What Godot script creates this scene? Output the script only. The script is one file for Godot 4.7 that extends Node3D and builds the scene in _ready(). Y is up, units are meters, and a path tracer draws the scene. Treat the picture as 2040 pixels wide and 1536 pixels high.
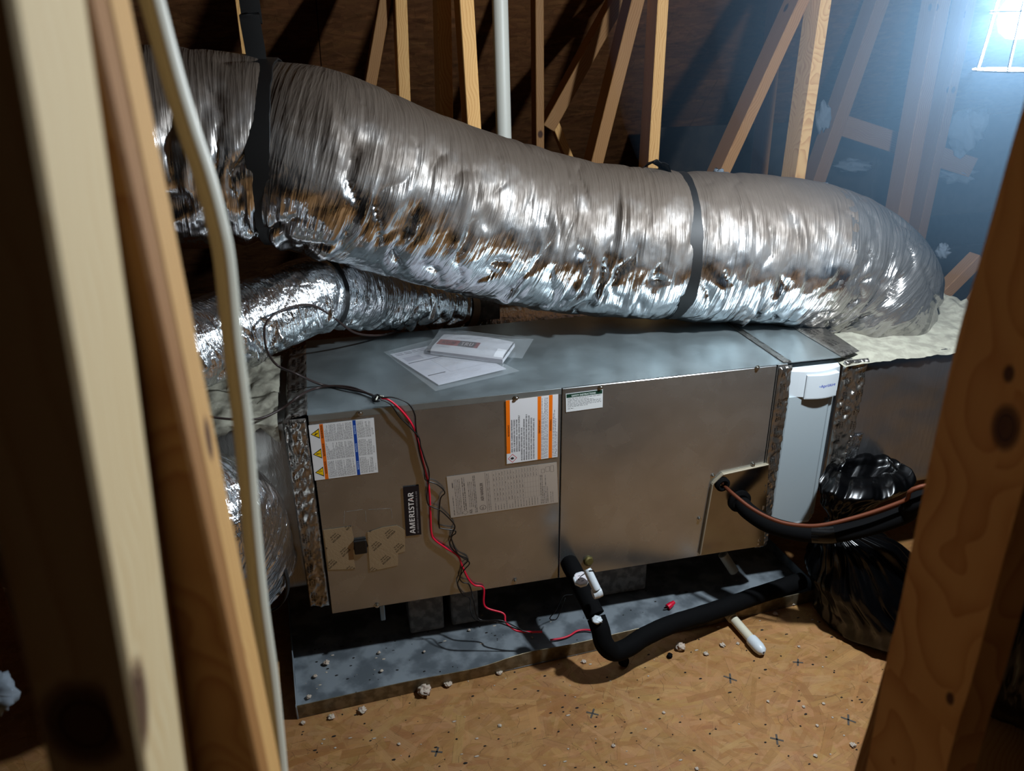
extends Node3D
# An attic seen through an opening between wall studs: a horizontal air handler in a drain pan,
# foil flex ducts, roof framing behind, one caged work lamp at the upper right.
# Axes: x along the air handler's front, y up, z towards the viewer; the cabinet's lower front left corner is the origin.

const FLOOR := -0.17
const TOP := 0.55
const WIDE := 1.1807
const DEEP := 0.48

var M := {}
var rng := RandomNumberGenerator.new()

func _ready() -> void:
	rng.seed = 7
	set_view()
	set_lamp()
	make_materials()
	build_setting()
	build_framing()
	build_cabinet()
	build_right_section()
	build_left_plenum()
	build_ducts()
	build_pan()
	build_pipes()
	build_wires()
	build_papers()
	build_bags()
	build_foreground()
	build_debris()

func set_view() -> void:
	var cam := Camera3D.new()
	cam.name = "camera"
	cam.fov = 51.14
	cam.near = 0.02
	cam.far = 40.0
	cam.rotation = Vector3(-0.417428598, -0.231239478, -0.010065106)   # order YXZ
	cam.position = Vector3(0.0743087, 1.3287874, 1.6657555)
	var at := CameraAttributesPhysical.new()
	at.frustum_focal_length = 24.0 / (2.0 * tan(deg_to_rad(51.14) / 2.0))
	at.frustum_focus_distance = 2.1
	at.frustum_near = 0.02
	at.frustum_far = 40.0
	at.exposure_aperture = 5.0
	cam.attributes = at
	add_child(cam)
	cam.current = true
	var env := Environment.new()
	env.background_mode = Environment.BG_COLOR
	env.background_color = Color(0.0, 0.0, 0.0)
	env.tonemap_mode = Environment.TONE_MAPPER_LINEAR
	env.tonemap_exposure = 1.0
	env.volumetric_fog_enabled = true
	env.volumetric_fog_density = 0.0
	env.sdfgi_enabled = true
	env.ssao_enabled = true
	env.ssil_enabled = true
	var we := WorldEnvironment.new()
	we.name = "world_environment"
	we.environment = env
	add_child(we)

const LAMP := Vector3(1.217, 1.346, 0.454)
const LAMP_COLOR := Color(0.93, 0.97, 1.0)
const LAMP_ENERGY := 2.6

func set_lamp() -> void:
	var l := OmniLight3D.new()
	l.name = "work_lamp_light"
	l.position = LAMP
	l.light_color = LAMP_COLOR
	l.light_energy = LAMP_ENERGY
	l.light_size = 0.03
	l.omni_range = 12.0
	l.omni_attenuation = 2.0
	l.shadow_enabled = true
	add_child(l)

# ---------------------------------------------------------------- shapes
func numbered(base: String) -> String:
	if not has_node(NodePath(base)):
		return base
	var n := 1
	while has_node(NodePath("%s_%03d" % [base, n])):
		n += 1
	return "%s_%03d" % [base, n]

func thing(called: String, label: String, category: String, group := "", at := Vector3.ZERO) -> Node3D:
	var o := Node3D.new()
	o.name = numbered(called)
	o.position = at
	add_child(o)
	tag(o, label, category, group)
	return o

func tag(o: Node3D, label: String, category: String, group := "", kind := "") -> Node3D:
	if label: o.set_meta("label", label)
	if category: o.set_meta("category", category)
	if group: o.set_meta("group", group)
	if kind: o.set_meta("kind", kind)
	return o

# commits a mesh as a named MeshInstance3D; its points are given in world axes, its parent may stand elsewhere
func obj(called: String, mesh: Mesh, mat: Material, parent: Node3D = null, at := Vector3.ZERO) -> MeshInstance3D:
	var o := MeshInstance3D.new()
	o.mesh = mesh
	o.material_override = mat
	o.cast_shadow = GeometryInstance3D.SHADOW_CASTING_SETTING_ON
	o.position = at
	if parent:
		o.name = part_name(parent, called)
		o.position -= origin_of(parent)
		parent.add_child(o, true)
	else:
		o.name = numbered(called)
		add_child(o)
	return o

func origin_of(n: Node) -> Vector3:
	var v := Vector3.ZERO
	while n is Node3D and n != self:
		v += n.position
		n = n.get_parent()
	return v

func part_name(parent: Node, base: String) -> String:
	if not parent.has_node(NodePath(base)):
		return base
	var n := 1
	while parent.has_node(NodePath("%s_%03d" % [base, n])):
		n += 1
	return "%s_%03d" % [base, n]

func new_st() -> SurfaceTool:
	var st := SurfaceTool.new()
	st.begin(Mesh.PRIMITIVE_TRIANGLES)
	return st

func tri(st: SurfaceTool, a: Vector3, b: Vector3, c: Vector3, n: Vector3, ua: Vector2, ub: Vector2, uc: Vector2) -> void:
	if (b - a).cross(c - a).dot(n) > 0.0:
		var t := b; b = c; c = t
		var u := ub; ub = uc; uc = u
	st.set_normal(n); st.set_uv(ua); st.add_vertex(a)
	st.set_normal(n); st.set_uv(ub); st.add_vertex(b)
	st.set_normal(n); st.set_uv(uc); st.add_vertex(c)

# flat face with an outward hint, UVs in metres across u_dir / v_dir
func face(st: SurfaceTool, pts: Array, hint: Vector3, u_dir: Vector3, v_dir: Vector3, off := Vector2.ZERO) -> void:
	var n: Vector3 = (pts[1] - pts[0]).cross(pts[2] - pts[0]).normalized()
	if n.dot(hint) < 0.0:
		n = -n
	var uv := []
	for p in pts:
		uv.append(Vector2(p.dot(u_dir), p.dot(v_dir)) + off)
	for k in range(1, pts.size() - 1):
		tri(st, pts[0], pts[k], pts[k + 1], n, uv[0], uv[k], uv[k + 1])

# chamfered box: centre, three half axes (as vectors), chamfer in metres. v of the UVs runs along the second axis
func box_to(st: SurfaceTool, c: Vector3, ax: Vector3, ay: Vector3, az: Vector3, ch := 0.002, off := Vector2.ZERO) -> void:
	var h := [ax, ay, az]
	var l := [ax.length(), ay.length(), az.length()]
	var e := [ax / l[0], ay / l[1], az / l[2]]
	ch = minf(ch, minf(l[0], minf(l[1], l[2])) * 0.45)
	var p := func(s: Array, a: int) -> Vector3:   # corner s, on the face across axis a
		var v := c
		for k in 3:
			v += e[k] * s[k] * (l[k] if k == a else l[k] - ch)
		return v
	for a in 3:
		var b := (a + 1) % 3
		var d := (a + 2) % 3
		var ud: Vector3 = e[0] if a != 0 else e[2]
		var vd: Vector3 = e[1] if a != 1 else e[2]
		for s in [-1.0, 1.0]:
			var f := []
			for q in [[-1.0, -1.0], [1.0, -1.0], [1.0, 1.0], [-1.0, 1.0]]:
				var k := [0.0, 0.0, 0.0]
				k[a] = s; k[b] = q[0]; k[d] = q[1]
				f.append(p.call(k, a))
			face(st, f, e[a] * s, ud, vd, off + Vector2(0.13 * a + 0.29 * s, 0.0) - Vector2(c.dot(ud), c.dot(vd)))
	for a in 3:   # edges along axis a
		var b := (a + 1) % 3
		var d := (a + 2) % 3
		for s in [-1.0, 1.0]:
			for t in [-1.0, 1.0]:
				var k0 := [0.0, 0.0, 0.0]
				var k1 := [0.0, 0.0, 0.0]
				k0[a] = -1.0; k0[b] = s; k0[d] = t
				k1[a] = 1.0; k1[b] = s; k1[d] = t
				face(st, [p.call(k0, b), p.call(k1, b), p.call(k1, d), p.call(k0, d)], e[b] * s + e[d] * t, e[b] if a == 1 else e[d], e[1] if a == 1 else e[a], off)
	for s in [-1.0, 1.0]:
		for t in [-1.0, 1.0]:
			for r in [-1.0, 1.0]:
				var k := [s, t, r]
				face(st, [p.call(k, 0), p.call(k, 1), p.call(k, 2)], e[0] * s + e[1] * t + e[2] * r, e[0], e[1], off)

func box(c: Vector3, size: Vector3, ch := 0.002) -> ArrayMesh:
	var st := new_st()
	box_to(st, c, Vector3(size.x / 2, 0, 0), Vector3(0, size.y / 2, 0), Vector3(0, 0, size.z / 2), ch)
	return st.commit()

# a board from a to b; w across the side direction, d across the third
func board(a: Vector3, b: Vector3, side: Vector3, w: float, d: float, ch := 0.002, off := Vector2.ZERO) -> ArrayMesh:
	var st := new_st()
	var y := (b - a).normalized()
	var x := (side - y * side.dot(y)).normalized()
	var z := x.cross(y)
	box_to(st, (a + b) / 2, x * w / 2, y * (b - a).length() / 2, z * d / 2, ch, off)
	return st.commit()

# thin flat piece with the UVs 0..1 on its face: centre, across (left to right), down (top to bottom)
func plate(c: Vector3, right: Vector3, down: Vector3, thick := 0.0005) -> ArrayMesh:
	var st := new_st()
	var n := down.cross(right).normalized()
	var q := [c - right / 2 - down / 2, c + right / 2 - down / 2, c + right / 2 + down / 2, c - right / 2 + down / 2]
	var uv := [Vector2(0, 0), Vector2(1, 0), Vector2(1, 1), Vector2(0, 1)]
	for k in [[0, 1, 2], [0, 2, 3]]:
		tri(st, q[k[0]] + n * thick, q[k[1]] + n * thick, q[k[2]] + n * thick, n, uv[k[0]], uv[k[1]], uv[k[2]])
		tri(st, q[k[0]], q[k[1]], q[k[2]], -n, Vector2.ZERO, Vector2.ZERO, Vector2.ZERO)
	for k in 4:
		var a: Vector3 = q[k]
		var b: Vector3 = q[(k + 1) % 4]
		var out := (a + b) / 2 - c
		var s := [a, b, b + n * thick, a + n * thick]
		tri(st, s[0], s[1], s[2], out.normalized(), Vector2.ZERO, Vector2.ZERO, Vector2.ZERO)
		tri(st, s[0], s[2], s[3], out.normalized(), Vector2.ZERO, Vector2.ZERO, Vector2.ZERO)
	return st.commit()

# smooth surface through a grid of points; rows of cols points; closed joins the last column to the first
func grid(pts: PackedVector3Array, rows: int, cols: int, uvs: PackedVector2Array, closed: bool, flip := false) -> ArrayMesh:
	var nor := PackedVector3Array()
	nor.resize(pts.size())
	var last := cols - 1
	for i in rows:
		for j in cols:
			var jm := j - 1
			var jp := j + 1
			if closed:
				if j == 0: jm = last - 1
				if j == last: jp = 1
			else:
				jm = maxi(jm, 0); jp = mini(jp, last)
			var du := pts[mini(i + 1, rows - 1) * cols + j] - pts[maxi(i - 1, 0) * cols + j]
			var dv := pts[i * cols + jp] - pts[i * cols + jm]
			var n := du.cross(dv)
			nor[i * cols + j] = (-n if flip else n).normalized()
	var idx := PackedInt32Array()
	idx.resize((rows - 1) * last * 6)
	var w := 0
	for i in rows - 1:
		for j in last:
			var a := i * cols + j
			var b := a + cols
			var q := [a, a + 1, b, b, a + 1, b + 1] if not flip else [a, b, a + 1, a + 1, b, b + 1]
			for k in 6:
				idx[w] = q[k]; w += 1
	var arr := []
	arr.resize(Mesh.ARRAY_MAX)
	arr[Mesh.ARRAY_VERTEX] = pts
	arr[Mesh.ARRAY_NORMAL] = nor
	arr[Mesh.ARRAY_TEX_UV] = uvs
	arr[Mesh.ARRAY_INDEX] = idx
	var m := ArrayMesh.new()
	m.add_surface_from_arrays(Mesh.PRIMITIVE_TRIANGLES, arr)
	return m

func smooth_path(p: Array, per: int) -> PackedVector3Array:
	var out := PackedVector3Array()
	var n := p.size()
	for i in n - 1:
		var a: Vector3 = p[maxi(i - 1, 0)]
		var b: Vector3 = p[i]
		var c: Vector3 = p[i + 1]
		var d: Vector3 = p[mini(i + 2, n - 1)]
		if i == 0: a = b * 2 - c
		if i == n - 2: d = c * 2 - b
		for k in per:
			out.append(b.cubic_interpolate(c, a, d, float(k) / per))
	out.append(p[n - 1])
	return out

# the same path with even steps
func even_path(p: PackedVector3Array, steps: int) -> PackedVector3Array:
	var c := Curve3D.new()
	for v in p:
		c.add_point(v)
	var out := PackedVector3Array()
	var l := c.get_baked_length()
	for i in steps + 1:
		out.append(c.sample_baked(l * i / steps, true))
	return out

# frames along a path: [tangent, up-ish, side] for each point
func frames(p: PackedVector3Array, up: Vector3) -> Array:
	var f := []
	var n := p.size()
	var u := up
	for i in n:
		var t := (p[mini(i + 1, n - 1)] - p[maxi(i - 1, 0)]).normalized()
		u = (u - t * u.dot(t)).normalized()
		f.append([t, u, t.cross(u)])
	return f

# swept round tube; radius(i, s, angle) may vary. Angle 0 is up. Ends are closed.
func tube(p: PackedVector3Array, r: float, sides := 12, up := Vector3.UP, shape: Variant = null, u_len := 0.6, caps := true) -> ArrayMesh:
	var rows := p.size()
	var cols := sides + 1
	var pts := PackedVector3Array()
	var uvs := PackedVector2Array()
	var f := frames(p, up)
	var s := 0.0
	var lead := 1 if caps else 0
	for i in rows:
		if i > 0:
			s += p[i].distance_to(p[i - 1])
		var ring := PackedVector3Array()
		for j in cols:
			var a := TAU * j / sides
			var rr := r
			if shape != null:
				rr = shape.call(i, s, a if j < sides else 0.0)
			ring.append(p[i] + (f[i][1] * cos(a) + f[i][2] * sin(a)) * rr)
		if caps and i == 0:
			for j in cols:
				pts.append(p[0]); uvs.append(Vector2(0, float(j) / sides))
			for j in cols:
				pts.append(ring[j]); uvs.append(Vector2(0, float(j) / sides))
		for j in cols:
			pts.append(ring[j]); uvs.append(Vector2(s / u_len, float(j) / sides))
		if caps and i == rows - 1:
			for j in cols:
				pts.append(ring[j]); uvs.append(Vector2(s / u_len, float(j) / sides))
			for j in cols:
				pts.append(p[i]); uvs.append(Vector2(s / u_len, float(j) / sides))
	return grid(pts, rows + 4 * lead, cols, uvs, true, true)

func cable(points: Array, r: float, mat: Material, called: String, parent: Node3D = null, sides := 8, per := 8) -> MeshInstance3D:
	return obj(called, tube(smooth_path(points, per), r, sides), mat, parent)

# surface of revolution about an axis through c; profile of [radius, height]
func lathe(c: Vector3, axis: Vector3, profile: Array, sides := 24) -> ArrayMesh:
	var y := axis.normalized()
	var x := y.cross(Vector3(0.3, 0.2, 0.9)).normalized()
	var z := x.cross(y)
	var pts := PackedVector3Array()
	var uvs := PackedVector2Array()
	var rows := []
	for k in profile.size():
		rows.append(profile[k])
		if k > 0 and k < profile.size() - 1:
			rows.append(profile[k])
	for k in rows.size():
		for j in sides + 1:
			var a := TAU * j / sides
			pts.append(c + y * rows[k][1] + (x * cos(a) + z * sin(a)) * rows[k][0])
			uvs.append(Vector2(float(j) / sides, float(k) / rows.size()))
	var st := new_st()
	var cols := sides + 1
	for k in range(0, rows.size(), 2):   # each band its own smooth strip, crisp rims
		if k + 1 >= rows.size():
			break
		for j in sides:
			var a := TAU * (j + 0.5) / sides
			var q := [pts[k * cols + j], pts[k * cols + j + 1], pts[(k + 1) * cols + j + 1], pts[(k + 1) * cols + j]]
			var slope := Vector2(rows[k + 1][1] - rows[k][1], rows[k][0] - rows[k + 1][0]).normalized()
			var idx := [[0, 1, 2], [0, 2, 3]]
			for t in idx:
				var v := [q[t[0]], q[t[1]], q[t[2]]]
				var mid := (x * cos(a) + z * sin(a)) * slope.x + y * slope.y
				if (v[1] - v[0]).cross(v[2] - v[0]).dot(mid) > 0.0:
					v = [v[0], v[2], v[1]]
				for pnt in v:
					var rad: Vector3 = pnt - c
					rad -= y * rad.dot(y)
					rad = rad.normalized() if rad.length() > 1e-6 else (x * cos(a) + z * sin(a))
					st.set_normal((rad * slope.x + y * slope.y).normalized())
					st.set_uv(Vector2(0, 0))
					st.add_vertex(pnt)
	return st.commit()

func screw(at: Vector3, parent: Node3D, normal := Vector3(0, 0, 1), r := 0.0045) -> void:
	var o := obj("screw", lathe(at, normal, [[r * 1.6, 0.0], [r * 1.6, 0.0012], [r, 0.0013], [r, 0.005], [r * 0.7, 0.006], [0.0, 0.006]], 6), M.zinc, parent)
	o.set_meta("label", "hexagonal sheet metal screw")

# lumpy little clump
func clump(at: Vector3, r: float, squash := 0.7, seed_ := 1, rough := 0.45) -> ArrayMesh:
	var n := FastNoiseLite.new()
	n.seed = seed_
	n.frequency = 1.0
	n.fractal_octaves = 3
	var rows := 11
	var cols := 17
	var pts := PackedVector3Array()
	var uvs := PackedVector2Array()
	for i in rows:
		for j in cols:
			var th := PI * i / (rows - 1)
			var ph := TAU * j / (cols - 1)
			var d := Vector3(sin(th) * cos(ph), cos(th), sin(th) * sin(ph))
			var rr := r * (1.0 + rough * 1.6 * n.get_noise_3dv(d * 1.7) )
			pts.append(at + d * rr * Vector3(1, squash, 1))
			uvs.append(Vector2(float(j) / cols, float(i) / rows))
	return grid(pts, rows, cols, uvs, true, false)

# ---------------------------------------------------------------- materials
func plain_mat(called: String, c: Color, rough := 0.6, metal := 0.0) -> StandardMaterial3D:
	var m := StandardMaterial3D.new()
	m.resource_name = called
	m.albedo_color = c
	m.roughness = rough
	m.metallic = metal
	return m

func noise(seed_: int, freq: float, oct := 4, type := FastNoiseLite.TYPE_SIMPLEX_SMOOTH) -> FastNoiseLite:
	var n := FastNoiseLite.new()
	n.seed = seed_
	n.noise_type = type
	n.frequency = freq
	n.fractal_octaves = oct
	return n

func picture(w: int, h: int, data: PackedByteArray, bytes := 3) -> ImageTexture:
	return ImageTexture.create_from_image(Image.create_from_data(w, h, false, Image.FORMAT_RGB8 if bytes == 3 else Image.FORMAT_L8, data))

# a relief (bytes) as a normal map
func relief(w: int, h: int, data: PackedByteArray, strength: float) -> ImageTexture:
	var im := Image.create_from_data(w, h, false, Image.FORMAT_L8, data)
	im.convert(Image.FORMAT_RGBA8)
	im.bump_map_to_normal_map(strength)
	return ImageTexture.create_from_image(im)

# sawn softwood: u across (0.1 m), v along (1.2 m). knots: [u, v, radius across]
func pine(seed_: int, w: int, h: int, early: Color, late: Color, knots: Array, arch: float, rings: float) -> ImageTexture:
	var n1 := noise(seed_, 0.9, 2)
	var n2 := noise(seed_ + 1, 1.0, 3)
	var r := RandomNumberGenerator.new()
	r.seed = seed_
	var d := PackedByteArray()
	d.resize(w * h * 3)
	var at := 0
	var tall := 12.0
	for y in h:
		var v := float(y) / h
		# the two ends of the sheet meet: the noise is read round a circle
		var cy := cos(TAU * v) * 1.6
		var sy := sin(TAU * v) * 1.6
		for x in w:
			var u := float(x) / w
			var bend := n1.get_noise_3d(u * 0.8, cy, sy)
			var g := u - 0.5 + 0.16 * bend
			if arch > 0.0:
				var yy := (fmod(v + 0.35, 1.0) - 0.5) * arch + 0.25 * bend
				g = sqrt((u - 0.5) * (u - 0.5) + yy * yy)
			var dark := 0.0
			for k in knots:
				var dx: float = (u - k[0]) / k[2]
				var dy: float = (v - k[1]) * tall / k[2] * 0.72
				var q := dx * dx + dy * dy
				if q < 14.0:
					g += 0.10 * k[2] * 8.0 * exp(-q * 0.45) * signf(dx + 0.001)
					dark = maxf(dark, clampf(1.25 - q, 0.0, 1.0))
			var ring := g * rings
			ring -= floorf(ring)
			var t := pow(ring, 2.6) * 0.85
			t = t * (0.65 + 0.5 * n2.get_noise_2d(u * 2.0, v * 2.0)) + 0.10 * n2.get_noise_2d(u * 70.0, v * 12.0)
			var c := early.lerp(late, clampf(t, 0.0, 1.0))
			if dark > 0.0:
				c = c.lerp(Color(0.20, 0.10, 0.055), minf(1.0, dark * 1.3) * (0.75 + 0.25 * sin(dark * 22.0)))
			d[at] = int(c.r * 255.0); d[at + 1] = int(c.g * 255.0); d[at + 2] = int(c.b * 255.0)
			at += 3
	return picture(w, h, d)

func wood_mat(called: String, tex: Texture2D, tint := Color(1, 1, 1)) -> StandardMaterial3D:
	var m := plain_mat(called, tint, 0.62)
	m.albedo_texture = tex
	m.uv1_scale = Vector3(10.0, 1.0 / 1.2, 1)
	m.metallic_specular = 0.35
	return m

# oriented strand board: wood flakes laid at random; sheet of side metres, px pixels
func strand_board(seed_: int, px: int, count: int, dark: Color, light: Color, spread: float, long_mm: float) -> Array:
	var r := RandomNumberGenerator.new()
	r.seed = seed_
	var d := PackedByteArray()
	d.resize(px * px * 3)
	var hgt := PackedByteArray()
	hgt.resize(px * px)
	var base := dark.lerp(light, 0.45)
	for i in px * px:
		d[i * 3] = int(base.r * 255); d[i * 3 + 1] = int(base.g * 255); d[i * 3 + 2] = int(base.b * 255)
		hgt[i] = 128
	var mm := px / 1600.0
	for k in count:
		var t := pow(r.randf(), 1.0)
		var c := dark.lerp(light, clampf(0.5 + (t - 0.5) * 1.1, 0.0, 1.0))
		c = Color(c.r * r.randf_range(0.97, 1.03), c.g * r.randf_range(0.96, 1.03), c.b * r.randf_range(0.92, 1.06))
		var ln := int(r.randf_range(0.45, 1.2) * long_mm * mm)
		var wd := maxi(2, int(r.randf_range(6.0, 24.0) * mm))
		var a := r.randfn(0.0, spread)
		var ca := cos(a)
		var sa := sin(a)
		var ox := r.randi() % px
		var oy := r.randi() % px
		var up := r.randi_range(-14, 14)
		var cut := r.randf_range(-0.6, 0.6)
		var fibre := r.randi_range(2, 5)
		var rim := 0.62 if r.randf() < 0.17 else 0.97
		var keep := r.randi_range(5, 11)
		for j in wd:
			var fl := 0.94 + 0.06 * float((j * 7 / fibre) % 3) * 0.5 + r.randf_range(-0.025, 0.025)
			var edge := rim if j == 0 else 1.0
			var cr := int(clampf(c.r * fl * edge, 0, 1) * 255)
			var cg := int(clampf(c.g * fl * edge, 0, 1) * 255)
			var cb := int(clampf(c.b * fl * edge, 0, 1) * 255)
			var hh := 128 + up - (30 if j == 0 else 0)
			var start := int(cut * j)
			for i in ln:
				var x := (ox + int((i + start) * ca - j * sa) + 4 * px) % px
				var y := (oy + int((i + start) * sa + j * ca) + 4 * px) % px
				var q := y * px + x
				hgt[q] = hh
				q *= 3
				d[q] = (d[q] * keep + cr * (16 - keep)) >> 4; d[q + 1] = (d[q + 1] * keep + cg * (16 - keep)) >> 4; d[q + 2] = (d[q + 2] * keep + cb * (16 - keep)) >> 4
	for k in count / 4:   # loose fibres and hairline gaps
		var a := r.randf() * TAU
		var ox := r.randi() % px
		var oy := r.randi() % px
		var sh := r.randi_range(9, 15)
		for i in r.randi_range(8, 46):
			var x := (ox + int(i * cos(a) + 3.0 * sin(i * 0.13 + k))) % px
			var y := (oy + int(i * sin(a))) % px
			var q := (((y + px) % px) * px + (x + px) % px) * 3
			d[q] = (d[q] * sh) >> 4; d[q + 1] = (d[q + 1] * sh) >> 4; d[q + 2] = (d[q + 2] * sh) >> 4
	return [picture(px, px, d), relief(px, px, hgt, 2.0)]

func osb_mat(called: String, tex: Array, tint: Color, rough: float, scale: Vector3) -> StandardMaterial3D:
	var m := plain_mat(called, tint, rough)
	m.albedo_texture = tex[0]
	m.normal_enabled = true
	m.normal_texture = tex[1]
	m.normal_scale = 0.5
	m.uv1_triplanar = true
	m.uv1_scale = scale
	m.metallic_specular = 0.3
	return m

# crinkled foil relief: facets, cross scrim and gathers that run round the duct (v)
func foil_relief(w: int, h: int, seed_: int, gathers: float, scrim: float, crease := 0.20) -> PackedByteArray:
	var cell := noise(seed_, 0.020, 2, FastNoiseLite.TYPE_CELLULAR)
	cell.cellular_return_type = FastNoiseLite.RETURN_DISTANCE2_SUB
	cell.domain_warp_enabled = true
	cell.domain_warp_amplitude = 26.0
	cell.domain_warp_frequency = 0.02
	var a := cell.get_seamless_image(w, h).get_data()
	var fold := noise(seed_ + 3, 0.028, 4)
	fold.fractal_type = FastNoiseLite.FRACTAL_RIDGED
	var fi := fold.get_seamless_image(w, h / 8)
	fi.resize(w, h, Image.INTERPOLATE_CUBIC)
	var b := fi.get_data()
	var low := noise(seed_ + 5, 0.012, 3).get_seamless_image(w, h).get_data()
	var out := PackedByteArray()
	out.resize(w * h)
	for y in h:
		for x in w:
			var i := y * w + x
			var g := 0.5
			if scrim > 0.0:
				var s1 := (x * 3 + y) % 48
				var s2 := (x * 3 - y + 48 * 200) % 48
				g = 0.0 + (1.0 if s1 < 3 or s2 < 3 else 0.0)
			var v := crease * a[i] / 255.0 + gathers * b[i] / 255.0 + 0.25 * low[i] / 255.0 + scrim * g
			out[i] = int(clampf(v * 0.62, 0.0, 1.0) * 255.0)
	return out

func foil_mat(called: String, normal: Texture2D, dusty: bool, strength: float, rough: float) -> StandardMaterial3D:
	var m := plain_mat(called, Color(0.84, 0.85, 0.86), rough, 1.0)
	m.normal_enabled = true
	m.normal_texture = normal
	m.normal_scale = strength
	if dusty:   # attic dust lies on the upper side: v 0 and 1 are the top of the tube
		var w := 256
		var h := 512
		var n := noise(31, 0.03, 4)
		var dirt := PackedByteArray()
		dirt.resize(w * h * 3)
		var orm := PackedByteArray()
		orm.resize(w * h * 3)
		for y in h:
			var v := absf(float(y) / h - 0.5) * 2.0     # 1 at the top, 0 below
			for x in w:
				var k := n.get_noise_3d(cos(TAU * x / w) * 40.0, sin(TAU * x / w) * 40.0, y * 0.8)
				var t := smoothstep(0.42, 0.76, v + 0.16 * k)
				var c := Color(0.86, 0.87, 0.88).lerp(Color(0.345, 0.305, 0.27), t)
				var i := (y * w + x) * 3
				dirt[i] = int(c.r * 255); dirt[i + 1] = int(c.g * 255); dirt[i + 2] = int(c.b * 255)
				orm[i] = 255
				orm[i + 1] = int(lerpf(rough, 0.60, t) * 255)
				orm[i + 2] = int(lerpf(1.0, 0.30, t) * 255)
		m.albedo_color = Color(1, 1, 1)
		m.albedo_texture = picture(w, h, dirt)
		m.roughness = 1.0
		m.metallic = 1.0
		var t2 := picture(w, h, orm)
		m.roughness_texture = t2
		m.roughness_texture_channel = BaseMaterial3D.TEXTURE_CHANNEL_GREEN
		m.metallic_texture = t2
		m.metallic_texture_channel = BaseMaterial3D.TEXTURE_CHANNEL_BLUE
	return m

# zinc-coated sheet: faint spangle and handling marks in the gloss
func galvanised(called: String, tint: Color, rough: float, vary: float, seed_: int, scale: float) -> StandardMaterial3D:
	var w := 512
	var n := noise(seed_, 0.010, 5).get_seamless_image(w, w).get_data()
	var c := noise(seed_ + 1, 0.045, 1, FastNoiseLite.TYPE_CELLULAR)
	c.cellular_return_type = FastNoiseLite.RETURN_CELL_VALUE
	var sp := c.get_seamless_image(w, w).get_data()
	var r := PackedByteArray()
	r.resize(w * w)
	var col := PackedByteArray()
	col.resize(w * w * 3)
	for i in w * w:
		var t := n[i] / 255.0
		r[i] = int(clampf(rough + vary * (t - 0.5) * 2.0 + 0.03 * (sp[i] / 255.0 - 0.5), 0.05, 1.0) * 255)
		var g := 1.0 + 0.10 * (t - 0.5) + 0.04 * (sp[i] / 255.0 - 0.5)
		col[i * 3] = int(clampf(tint.r * g, 0, 1) * 255); col[i * 3 + 1] = int(clampf(tint.g * g, 0, 1) * 255); col[i * 3 + 2] = int(clampf(tint.b * g, 0, 1) * 255)
	var m := plain_mat(called, Color(1, 1, 1), 1.0, 1.0)
	m.albedo_texture = picture(w, w, col)
	m.roughness_texture = picture(w, w, r, 1)
	m.uv1_triplanar = true
	m.uv1_scale = Vector3.ONE * scale
	return m

func blotched(called: String, a: Color, b: Color, rough: float, seed_: int, freq: float, scale: float, metal := 0.0, bump := 0.0) -> StandardMaterial3D:
	var w := 512
	var im := noise(seed_, freq, 5).get_seamless_image(w, w)
	var n := im.get_data()
	var col := PackedByteArray()
	col.resize(w * w * 3)
	for i in w * w:
		var c := a.lerp(b, smoothstep(0.25, 0.75, n[i] / 255.0))
		col[i * 3] = int(c.r * 255); col[i * 3 + 1] = int(c.g * 255); col[i * 3 + 2] = int(c.b * 255)
	var m := plain_mat(called, Color(1, 1, 1), rough, metal)
	m.albedo_texture = picture(w, w, col)
	m.uv1_triplanar = true
	m.uv1_scale = Vector3.ONE * scale
	if bump > 0.0:
		m.normal_enabled = true
		m.normal_texture = relief(w, w, n, bump)
	return m

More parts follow.
